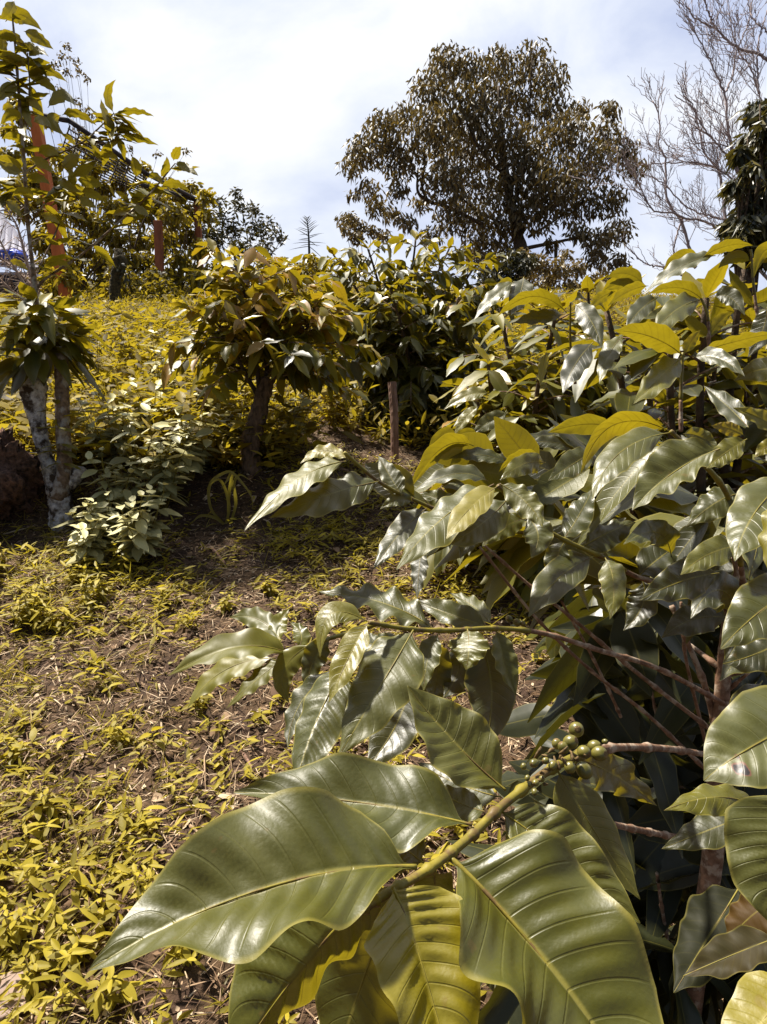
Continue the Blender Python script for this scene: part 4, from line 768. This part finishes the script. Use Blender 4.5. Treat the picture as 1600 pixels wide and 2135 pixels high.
# wooden stake, cut plank, fallen twigs and leaves
p, d = ground(824, 962); mb = MB(); tp = at(818, 797, d); P = spline(np.array([p - [0, 0, .1], p * .5 + tp * .5 + [.006, 0, 0], tp]), 24)
tube(mb, P, np.linspace(.026, .029, 24), 9, 0, rough=.12, seed=2); tag(mb.build('wooden_stake', M['stake'], smooth=False), 'thin rough wooden stake standing upright in front of the tall dark bush', 'stake')
def box(mb, c, ax, ay, az, mat=0):
    V = np.array([[i, j, k] for i in (-1, 1) for j in (-1, 1) for k in (-1, 1)], float) @ np.array([ax, ay, az]) + c
    mb.add(V, [(0, 1, 3, 2), (4, 6, 7, 5), (0, 4, 5, 1), (2, 3, 7, 6), (0, 2, 6, 4), (1, 5, 7, 3)], None, mat)
def bevel(o, w_=.004):
    m = o.modifiers.new('bevel', 'BEVEL'); m.width = w_; m.segments = 2; return o
p, d = ground(10, 2100); mb = MB(); ax = nrm(np.array([.9, .5, .05])); ay = nrm(np.array([-.5, .9, .1])); box(mb, p + [-.04, -.02, .014], ax * .085, ay * .048, np.array([0, 0, .013])); tag(bevel(mb.build('cut_plank', M['plank'], smooth=False), .003), 'sawn piece of pale plank lying at the bottom left corner', 'plank')
for k, (a, b_, r, lab) in enumerate([((112, 1370), (140, 1485), .004, 'thin straight straw coloured twig lying left on the path'), ((333, 1430), (338, 1530), .0045, 'pale twig standing out of the weeds in the middle of the path'), ((503, 1570), (528, 1612), .006, 'short thick brown twig beside the rolled leaf'), ((165, 1830), (195, 1862), .006, 'stubby reddish brown stick in the lower left litter'), ((435, 1140), (470, 1180), .008, 'brown stick lying below the dark hollow'), ((0, 1118), (105, 1095), .004, 'thin dark twig leaning from the left edge to the stump foot'), ((95, 1400), (120, 1390), .005, 'bleached chip of stick beside the straight twig')]):
    pa, _ = ground(*a); pb, _ = ground(*b_); mb = MB(); P = np.linspace(pa, pb, 12) + [0, 0, r * 1.3]; P[:, 2] += .006 * np.sin(np.linspace(0, 3.1, 12)); tube(mb, P, np.linspace(r, r * .75, 12), 7, 0, (0, 0, .85), rough=.2, seed=k)
    tag(mb.build('fallen_twig', M['stake'] if k in (2, 3, 4) else M['litter']), lab, 'twig')
FL = [((350, 1195), .08, .9, 'orange fallen leaf lying below the dark hollow', 1.0), ((355, 1228), .045, .9, 'small orange dry leaf in front of the bigger orange one', 1.0), ((490, 1165), .075, .5, 'broad brown dead leaf below the arching grass', .55), ((440, 1525), .06, 0, 'reddish brown dead leaf standing among the weeds', .45), ((655, 1250), .03, 0, 'small dead leaf in the litter past the coffee branch tip', 1.0), ((320, 1300), .05, 0, 'bleached pale dead leaf in the middle of the path', .9), ((118, 1790), .07, 0, 'grey brown dead leaf in the lower left litter', .5), ((250, 1255), .03, 0, 'reddish leaf scrap on the soil under the weeds', 1.0), ((410, 1590), .05, 0, 'dull brown dead leaf beside the rolled coffee leaf', .4), ((640, 1190), .05, 0, 'pale dead leaf near the tip of the upper branch', .9), ((470, 1490), .05, 0, 'curled brown leaf between two twigs', .5), ((215, 1340), .04, 0, 'light dry leaf on bare soil', .85)]
g = np.random.default_rng(12)
for (uv, L, r, lab, ti) in FL:
    p, d = ground(*uv); mb = MB(); a = g.uniform(0, 6.28); leaves(mb, [p + [0, 0, .012]], [math.cos(a), math.sin(a), .15], [rdir(1, g, .6, 1)[0]], L, L * .27, ti, TC, seed=int(L * 1000)); tag(mb.build('fallen_leaf', M['litter']), lab, 'leaf')

# ------------------------------------------------------------------ trees and shrubs
def clumps(mb, lst, d0, dz, leaf, per, g, tintf, droop=.8, aspect=.17, TP=TT, mat=0):
    for (u, v, r) in lst:
        d = d0 + g.uniform(-dz, dz); c = at(u, v, d); R = r * d / FPX; n = int(per * max(r / 50, .25) ** 2); q = rdir(n, g) * (g.random(n) ** .45)[:, None] * R * np.array([1.0, 1.0, .85])
        P = c + q; D = rdir(n, g, -1, .6) + [0, 0, -droop]; sh = sstep(q[:, 2] / R, -.8, .9)
        leaves(mb, P, D, rdir(n, g, .1, 1), leaf * g.uniform(.6, 1.3, n), leaf * aspect * g.uniform(.8, 1.3, n), np.clip(tintf(n, g), 0, 1), TP, mat, seed=int(g.integers(1e6)))
BIG = [(930, 125, 38), (900, 185, 45), (985, 140, 36), (1042, 125, 34), (1110, 120, 38), (1150, 160, 32), (1060, 195, 58), (980, 215, 58), (1140, 225, 48), (900, 265, 52), (840, 240, 30), (800, 270, 42), (760, 312, 38), (733, 345, 24), (770, 392, 24), (735, 405, 12), (838, 330, 44), (788, 428, 26), (820, 445, 20), (950, 300, 58), (1030, 290, 58), (1110, 310, 58), (1190, 268, 42), (1213, 222, 20), (1270, 228, 22), (1262, 280, 36), (1300, 312, 30), (1325, 348, 26), (1230, 340, 52), (1160, 375, 52), (1080, 380, 58), (1000, 380, 55), (925, 375, 48), (955, 448, 46), (1040, 455, 52), (1120, 445, 44), (1200, 425, 42), (1268, 415, 38), (1290, 478, 30), (1250, 500, 32), (1205, 480, 22), (1000, 505, 34), (1060, 525, 34), (1290, 540, 22), (1262, 568, 22), (1240, 538, 22), (1150, 505, 16), (880, 420, 22), (720, 455, 16), (1088, 540, 22), (1012, 545, 24), (980, 525, 22), (1120, 560, 18), (850, 460, 20), (900, 490, 24), (830, 395, 22)]
g = np.random.default_rng(81); DT = 25.0
t = thing('broadleaf_tree', [at(1090, 700, DT)[0], at(1090, 700, DT)[1], -1.0], 'big brownish evergreen tree with drooping leaves rising alone against the sky', 'tree')
mc = MB(); clumps(mc, [(u, v, r * 1.17) for u, v, r in BIG], DT, 1.8, .25, 530, g, lambda n, g: g.normal(.45, .26, n)); mc.build('crown', M['tree'], t)
mb = MB(); root = np.array(t.location); fork = at(1090, 570, DT); tube(mb, spline(np.array([root, fork, at(1075, 470, DT), at(1050, 330, DT), at(1040, 180, DT)]), 40), np.linspace(.36, .05, 40), 9, rough=.12)
for k, (u, v, r) in enumerate([q for q in BIG[:38:2] if q[0] > 850]):
    s_ = at(1085 + (u - 1085) * .15, 540 - .4 * (540 - v), DT); m_ = at(1085 + (u - 1085) * .6, v * .55 + 540 * .45 - 15, DT + g.uniform(-1, 1)); tube(mb, spline(np.array([s_, m_, at(u, v, DT + g.uniform(-1, 1))]), 16), np.linspace(.06, .02, 16), 6, rough=.1)
for pts in ([(1010, 470), (930, 430), (895, 420), (880, 385), (886, 340), (880, 300)], [(895, 420), (872, 400), (872, 350)], [(1085, 520), (1150, 507), (1215, 497), (1260, 520)], [(1160, 508), (1158, 560), (1150, 640)]): tube(mb, spline(np.array([at(u, v, DT - .6) for u, v in pts]), 24), np.linspace(.075, .03, 24), 7, rough=.1)
mb.build('trunk', M['bark'], t)

# leafless tree at the right
DB = 17.0; g = np.random.default_rng(91)
t = thing('bare_tree', [at(1660, 700, DB)[0], at(1660, 700, DB)[1], -1.2], 'leafless tree with a web of thin grey twigs reaching in from the right edge', 'tree')
LIMBS = [[(1640, 620), (1610, 470), (1540, 360), (1521, 281), (1511, 197), (1489, 146), (1472, 107), (1441, 56)], [(1511, 197), (1528, 157), (1537, 104), (1559, 51), (1572, -20)], [(1660, 200), (1600, 126), (1582, 112), (1531, 96), (1495, 62), (1447, 37), (1438, 17)], [(1640, 620), (1560, 540), (1517, 500), (1497, 478), (1469, 461), (1424, 453), (1402, 444), (1362, 439), (1340, 408), (1318, 394)],
         [(1450, 560), (1441, 526), (1433, 500), (1419, 455), (1391, 416), (1388, 337), (1376, 304), (1374, 242), (1362, 208)], [(1517, 500), (1511, 441), (1503, 380), (1497, 349), (1469, 318), (1447, 231), (1407, 197)], [(1540, 360), (1503, 309), (1469, 270), (1447, 225), (1420, 190)], [(1540, 470), (1500, 455), (1464, 447), (1424, 425), (1385, 382), (1340, 363)], [(1450, 590), (1390, 560), (1343, 548), (1305, 510)], [(1620, 330), (1582, 194), (1565, 140), (1540, 107), (1520, 40)], [(1640, 120), (1600, 67), (1573, 42), (1559, 5)], [(1640, 420), (1600, 350), (1560, 330), (1500, 300), (1440, 300)], [(1495, 62), (1475, 20), (1465, -20)], [(1582, 194), (1580, 100), (1600, 20)], [(1424, 453), (1405, 520), (1415, 560)], [(1640, 500), (1560, 400), (1480, 345), (1400, 340), (1330, 345)]]
mb = MB()
def twigs(mb, P, r, lvl, g):
    n = len(P); L = np.linalg.norm(np.diff(P, axis=0), axis=1).sum(); k = int(L / (.22 if lvl == 0 else .19)); tn = nrm(np.gradient(P, axis=0))
    for _ in range(k):
        q = int(g.uniform(.15, 1) * (n - 1)); d = nrm(tn[q] * .7 + .75 * nrm(g.normal(size=3)) * [1, .6, 1] + [-.12, 0, .28]); l = L * g.uniform(.12, .34) * (1 if lvl == 0 else 1.1); l = min(l, 1.5)
        Q = P[q] + np.outer(np.linspace(0, 1, 8), d * l); Q[:, 2] += .10 * l * np.linspace(0, 1, 8) ** 2; Q = Q + g.normal(size=(8, 3)) * .022 * l * np.linspace(0, 1, 8)[:, None] * 2
        rr = max(.0055, r * .32); tube(mb, Q, np.linspace(rr, .0045, 8), 4, cap=False)
        if lvl < 2: twigs(mb, Q, rr, lvl + 1, g)
for pts in LIMBS:
    off = g.uniform(-.9, .9); P = spline(np.array([at(u, v, DB + off * (0.2 + .8 * k / len(pts))) for k, (u, v) in enumerate(pts)]), 40); P += g.normal(size=P.shape) * .012
    r0 = .045 if len(pts) > 6 else .027; tube(mb, P, np.linspace(r0, .012, 40), 6, rough=.1); twigs(mb, P, .03, 0, g)
mb.build('branches', M['bare'], t)
mb = MB(); tube(mb, spline(np.array([np.array(t.location), at(1650, 620, DB), at(1665, 400, DB), at(1660, 190, DB)]), 30), np.linspace(.22, .12, 30), 10, rough=.1); mb.build('trunk', M['bare'], t)

def shrub(label, name, cat, d, dz, lst, leaf, per, tintf, mat, seed, aspect=.2, droop=.4, stems=(), group=None, TP=TT, twr=.02, barkm='bark'):
    g = np.random.default_rng(seed); u0 = sum(q[0] for q in lst) / len(lst); v0 = max(q[1] for q in lst); c = at(u0, v0, d); b_ = np.array([c[0], c[1], gz(c[0], c[1])])
    t = thing(name, b_, label, cat, group); mc = MB(); clumps(mc, lst, d, dz, leaf, per, g, tintf, droop, aspect, TP); mc.build('crown', M[mat], t)
    mt = MB()
    for (u, v, r) in lst:
        e_ = at(u, v - r * .3, d + g.uniform(-dz, dz) * .5); tube(mt, spline(np.array([b_ - [0, 0, .1] + .1 * g.normal(size=3) * [1, 1, 0], b_ * .5 + e_ * .5 + .08 * g.normal(size=3), e_]), 14), np.linspace(twr, twr * .25, 14), 5)
    for pts in stems: tube(mt, spline(np.array([at(u, v, d) for u, v in pts]), 16), np.linspace(twr, twr * .4, 16), 6)
    mt.build('trunk', M[barkm], t); return t
N_ = lambda m, s: (lambda n, g: g.normal(m, s, n))
shrub('dark glossy leaved tree at the right edge in front of the leafless tree', 'dark_tree', 'tree', 11.0, .5, [(1585, 225, 26), (1600, 265, 30), (1560, 290, 18), (1545, 315, 16), (1590, 310, 32), (1625, 240, 40), (1570, 345, 16), (1530, 380, 14), (1550, 390, 22), (1590, 400, 34), (1570, 430, 28), (1630, 350, 40), (1525, 465, 18), (1560, 470, 30), (1600, 470, 36), (1540, 500, 22), (1580, 520, 34), (1630, 500, 45), (1560, 440, 24)], .24, 900, N_(.42, .25), 'darktree', 101, aspect=.15, droop=.75, twr=.05)
shrub('rusty brown bush under the hanging limbs of the big tree', 'brown_bush', 'bush', 21, .8, [(1120, 545, 26), (1160, 560, 26), (1200, 560, 24), (1140, 590, 26), (1190, 600, 28), (1230, 610, 22), (1100, 580, 20), (1215, 640, 26), (1095, 535, 22), (1180, 530, 16), (1240, 585, 20)], .17, 1000, N_(.8, .2), 'tree', 102)
shrub('dark round bush at the foot of the big tree', 'dark_bush', 'bush', 19, .5, [(1050, 560, 26), (1070, 590, 26), (1035, 590, 22), (1090, 560, 14), (1250, 640, 24), (1010, 575, 20), (1075, 535, 22), (1100, 545, 20)], .16, 1300, N_(.2, .2), 'darktree', 103)
shrub('small bush on the skyline left of the big tree', 'skyline_bush', 'bush', 22, .4, [(730, 455, 18), (750, 470, 18), (720, 478, 14), (775, 480, 16), (745, 495, 18), (800, 490, 16)], .17, 1100, N_(.6, .25), 'tree', 104)
shrub('dark shrub with upright leafy stems on the skyline above the yellow bush', 'leafy_shrub', 'shrub', 17, .6, [(455, 420, 14), (460, 450, 20), (490, 400, 12), (500, 430, 22), (530, 440, 18), (480, 480, 30), (530, 480, 26), (560, 470, 20), (580, 485, 14), (450, 500, 28), (500, 520, 28), (550, 515, 24), (590, 500, 10), (425, 480, 22)], .17, 620, N_(.3, .25), 'darktree', 105, aspect=.16, droop=-.3)
shrub('sunlit yellow leaved shrub below the slatted roof', 'yellow_shrub', 'shrub', 15, .7, [(330, 420, 30), (370, 400, 24), (400, 390, 18), (430, 410, 20), (360, 450, 32), (300, 450, 28), (400, 440, 28), (340, 500, 32), (390, 490, 30), (290, 500, 30), (430, 450, 18), (370, 540, 28), (310, 545, 26), (420, 520, 24), (350, 575, 26), (300, 575, 24), (400, 560, 24)], .15, 700, N_(.5, .3), 'shrub', 106, aspect=.22, droop=.1, TP=TW)
shrub('yellow bush behind the orange post at the top of the slope', 'yellow_bush', 'bush', 14.6, .7, [(40, 430, 30), (30, 380, 20), (80, 420, 28), (110, 460, 26), (160, 440, 30), (200, 470, 32), (90, 500, 30), (170, 510, 32), (230, 430, 24), (240, 500, 30), (140, 550, 28), (90, 575, 26), (160, 585, 26), (220, 585, 22), (90, 550, 24), (210, 550, 30), (270, 540, 26), (60, 340, 16), (130, 330, 22), (190, 350, 24), (170, 300, 18)], .16, 620, N_(.5, .3), 'shrub', 107, aspect=.22, droop=.1, TP=TW, stems=([(275, 540), (268, 470), (262, 400), (266, 370)], [(345, 540), (310, 440), (290, 390)], [(280, 520), (300, 460), (330, 420)]))
shrub('tall loose leaved bush behind the slatted roof', 'tall_bush', 'bush', 17, .7, [(20, 330, 26), (60, 300, 22), (100, 370, 28), (150, 400, 26), (210, 390, 24), (250, 380, 22), (300, 390, 20), (50, 250, 14), (220, 340, 16), (350, 380, 14), (20, 270, 18), (120, 420, 30), (260, 440, 30), (60, 380, 28), (140, 320, 22), (200, 330, 20), (180, 290, 16), (250, 340, 18), (100, 250, 14), (30, 210, 14), (300, 350, 16), (90, 320, 22), (340, 430, 24)], .16, 1000, N_(.38, .3), 'shrub', 109, aspect=.2, droop=.2, TP=TW)
shrub('fine twigged tree whose lacy tip shows above the coffee shoots', 'lacy_tree', 'tree', 16, .5, [(140, 95, 12), (130, 120, 16), (115, 135, 12), (155, 125, 14), (165, 150, 12), (182, 165, 9), (140, 150, 10), (125, 185, 10), (175, 230, 16), (190, 240, 10), (160, 210, 10), (95, 160, 12), (165, 270, 14), (205, 300, 14), (250, 270, 8), (270, 310, 10), (330, 320, 9), (390, 315, 8), (375, 345, 10)], .085, 420, N_(.3, .3), 'tree', 108, aspect=.3, droop=.2, twr=.012)
for k, (lab, u, v, m, ts) in enumerate([('low yellow bush at the foot of the orange post', 120, 590, .5, 'shrub'), ('low dark bush at the top of the slope behind the mossy trunk', 290, 590, .25, 'shrub'), ('low ragged yellow bush on the crest below the rust red posts', 395, 590, .45, 'shrub'), ('low dark bush on the crest just left of the yellowing coffee bush', 470, 570, .2, 'darktree'), ('low bush on the crest between the two middle coffee bushes', 610, 560, .45, 'shrub')]):
    q_ = np.random.default_rng(130 + k); shrub(lab, 'low_bush', 'bush', 13.2 + k * .6, .4, [(u + q_.uniform(-62, 62), v + q_.uniform(-26, 34), q_.uniform(16, 28)) for _ in range(11)], .14, 620, N_(m, .3), ts, 130 + k, aspect=.2, droop=.0, TP=TW, twr=.012, group='low bushes along the crest')
# young palm on the skyline
t = thing('young_palm', [at(645, 560, 20)[0], at(645, 560, 20)[1], gz(*at(645, 560, 20)[:2])], 'lone feathery palm frond on the skyline above the dark bush', 'palm'); mb = MB(); base = np.array(t.location)
tube(mb, spline(np.array([base, at(645, 520, 20), at(643, 480, 20), at(640, 455, 20)]), 20), np.linspace(.05, .012, 20), 6)
for k in range(15):
    v = 455 + k * 4.2; c = at(641 + k * .3, v, 20); L = (.12 + .022 * k) * (.7 + .6 * g.random())
    for s_ in (-1, 1): D = np.array([s_, .3 * g.normal(), 1.3 - .10 * k + .3 * g.normal()]); leaves(mb, [c], D, [[0, -1, .3]], L * 1.3, .012, .2, TG[3:], seed=k)
mb.build('foliage', M['darktree'], t)
# mossy trunk stub on the slope
p, d = ground(242, 640); mb = MB(); t = thing('mossy_trunk', p, 'dark mossy broken trunk standing in the yellow weeds up the slope', 'tree stump')
tube(mb, spline(np.array([p - [0, 0, .1], at(240, 590, d), at(250, 550, d), at(245, 520, d)]), 24), np.interp(np.linspace(0, 1, 24), [0, .4, .7, 1], [.11, .10, .14, .05]), 12, rough=.35, seed=5); mb.build('trunk', M['moss'], t)
mb = MB(); clumps(mb, [(255, 560, 16), (240, 540, 12), (262, 585, 12)], d, .1, .10, 240, np.random.default_rng(3), N_(.1, .15), .6, .25); mb.build('foliage', M['darktree'], t)

# ------------------------------------------------------------------ slatted shelter, its posts, the white roof and what stands under it
DP = 8.6
def gp(u, v, d): q = at(u, v, d); return np.array([q[0], q[1], gz(q[0], q[1]) - .05])
t = thing('pergola', gp(300, 600, 14), 'dark slatted shade roof on orange and rust red posts at the upper left', 'pergola')
for k, (u0, v0, u1, v1, d, wpx, mat) in enumerate([(72, 235, 130, 575, 13, 10, 'orange_post'), (330, 460, 334, 580, 14.2, 7.5, 'rust_post'), (411, 418, 418, 560, 15.5, 6, 'rust_post')]):
    a = at(u0, v0, d); b_ = at(u1, v1, d); b_ = b_ + (b_ - a) * np.clip((b_[2] - gz(b_[0], b_[1]) + .2) / (a[2] - b_[2]), 0, 1); s_ = wpx * d / FPX; mb = MB(); box(mb, (a + b_) / 2, AX * s_, np.array([0, s_, 0]), (a - b_) / 2); bevel(mb.build('post', M[mat], t, smooth=False), .01)
mb = MB(); A_, B_, C_, D_ = at(145, 252, 13), at(305, 362, 14), at(418, 420, 15.5), at(180, 330, 16)
for a, b_, s_ in ((A_, B_, .05), (B_, C_, .045), (at(60, 235, 13), A_, .05), (at(295, 385, 14), at(412, 418, 15.5), .045)): tube(mb, np.linspace(a, b_, 6), s_, 6, rough=.1)
mb.build('beam', M['beam'], t)
mb = MB(); E_ = at(120, 330, 16.5); F_ = at(290, 400, 17.5)
for k in range(10):
    f = k / 9.0; a = A_ * (1 - f) + E_ * f - [0, 0, .04]; b_ = B_ * (1 - f) + F_ * f - [0, 0, .04]; tube(mb, np.linspace(a, b_, 5), .017, 5)
for k in range(9):
    f = k / 8.0; a = A_ * (1 - f) + B_ * f - [0, 0, .09]; b_ = E_ * (1 - f) + F_ * f - [0, 0, .09]; tube(mb, np.linspace(a, b_, 5), .015, 5)
mb.build('slat', M['beam'], t)
M['white_sheet'] = leaf_mat('white_sheet', [(0, (.62, .62, .66)), (1, (.75, .75, .78))], back=1.0, trans=.6, tcol=(.9, .9, .95), rough=.5)
M['blue'] = solid_mat('blue_plastic', (0.02, 0.05, 0.45), (0.04, 0.11, 0.75), 9, .35, .2, .01)
M['dark'] = solid_mat('interior_shade', (0.008, 0.012, 0.02), (0.03, 0.035, 0.05), 8, .7)  # near black, the shade inside the lean-to put into the colour
d = 9.0; t = thing('lean_to', gp(10, 610, d), 'white sheeted lean-to at the left edge behind the dry palm leaves', 'shelter')
mb = MB(); nb_ = 12
for k in range(nb_):
    f = k / nb_; f2 = (k + 1) / nb_; h = .005 * (k % 2)
    a = at(-90, 320, d - .5) * (1 - f) + at(64, 520, d - .2) * f; b_ = at(-90, 320, d - .5) * (1 - f2) + at(64, 520, d - .2) * f2
    c_ = at(-120, 530, d + .2) * (1 - f2) + at(64, 552, d + .3) * f2; e_ = at(-120, 530, d + .2) * (1 - f) + at(64, 552, d + .3) * f; nn = np.array([0, -h, h * .5]); n2 = np.array([0, -.005 * ((k + 1) % 2), .002 * ((k + 1) % 2)])
    th = np.array([0, .02, -.01]); V = np.array([a + nn, b_ + n2, c_ + n2, e_ + nn, a + nn + th, b_ + n2 + th, c_ + n2 + th, e_ + nn + th]); mb.add(V, [(0, 3, 2, 1), (4, 5, 6, 7), (0, 4, 7, 3), (1, 2, 6, 5), (0, 1, 5, 4), (3, 7, 6, 2)])
mb.build('roof', M['white_sheet'], t, smooth=False)
for u in (-70, 62):
    mb = MB(); a = at(u, 545, d + .25); tube(mb, np.linspace(np.array([a[0], a[1], gz(a[0], a[1]) - .1]), a, 6), .03, 8); mb.build('post', M['beam'], t)
mb = MB(); box(mb, at(30, 552, d + .1), AX * .28, np.array([0, .16, 0]), np.array([0, 0, .012])); box(mb, at(30, 572, d + .1), AX * .28, np.array([0, .16, 0]), np.array([0, 0, .012])); mb.build('shelf', M['white_sheet'], t, smooth=False)
o = lump('blue_bundle', M['blue'], at(28, 533, d - .35), .16, 'bright blue plastic bundle on the shelf under the white lean-to', 'bundle', 5, sq=(1.25, .8, .55), amp=.12)
lump('shade_filler', M['dark'], at(20, 592, d + .1), .16, 'dark sack for the shade under the shelf of the white lean-to', 'filler', 8, sq=(1.7, .9, .8), amp=.12)  # lump added where the lean-to interior is only shade
# dry palm fronds at the left edge
p, dd = ground(75, 650); t = thing('dry_palm', gp(70, 640, 7.0), 'withered palm with drooping pale brown leaf strands in front of the white lean-to', 'palm'); g = np.random.default_rng(14)
for k, pts in enumerate([[(90, 640), (50, 590), (10, 520), (-25, 455)], [(85, 640), (60, 560), (35, 470), (0, 420)], [(80, 645), (30, 610), (-20, 560)], [(95, 640), (70, 600), (30, 560), (-10, 530)]]):
    mb = MB(); P = spline(np.array([at(u, v, 7.0 + .08 * k) for u, v in pts]), 30); tube(mb, P, np.linspace(.02, .006, 30), 6, 0, (0, 0, .7)); tn = nrm(np.gradient(P, axis=0))
    for q in range(4, 30):
        for s_ in (-1, 1): dr = nrm(tn[q] * .8 + np.array([s_ * .6, g.normal(0, .3), -.35 * g.random()])); leaves(mb, [P[q]], dr, [[0, -1, .4]], g.uniform(.18, .34), .006, g.random(), TG, seed=q)
    mb.build('frond', M['dry'], t)
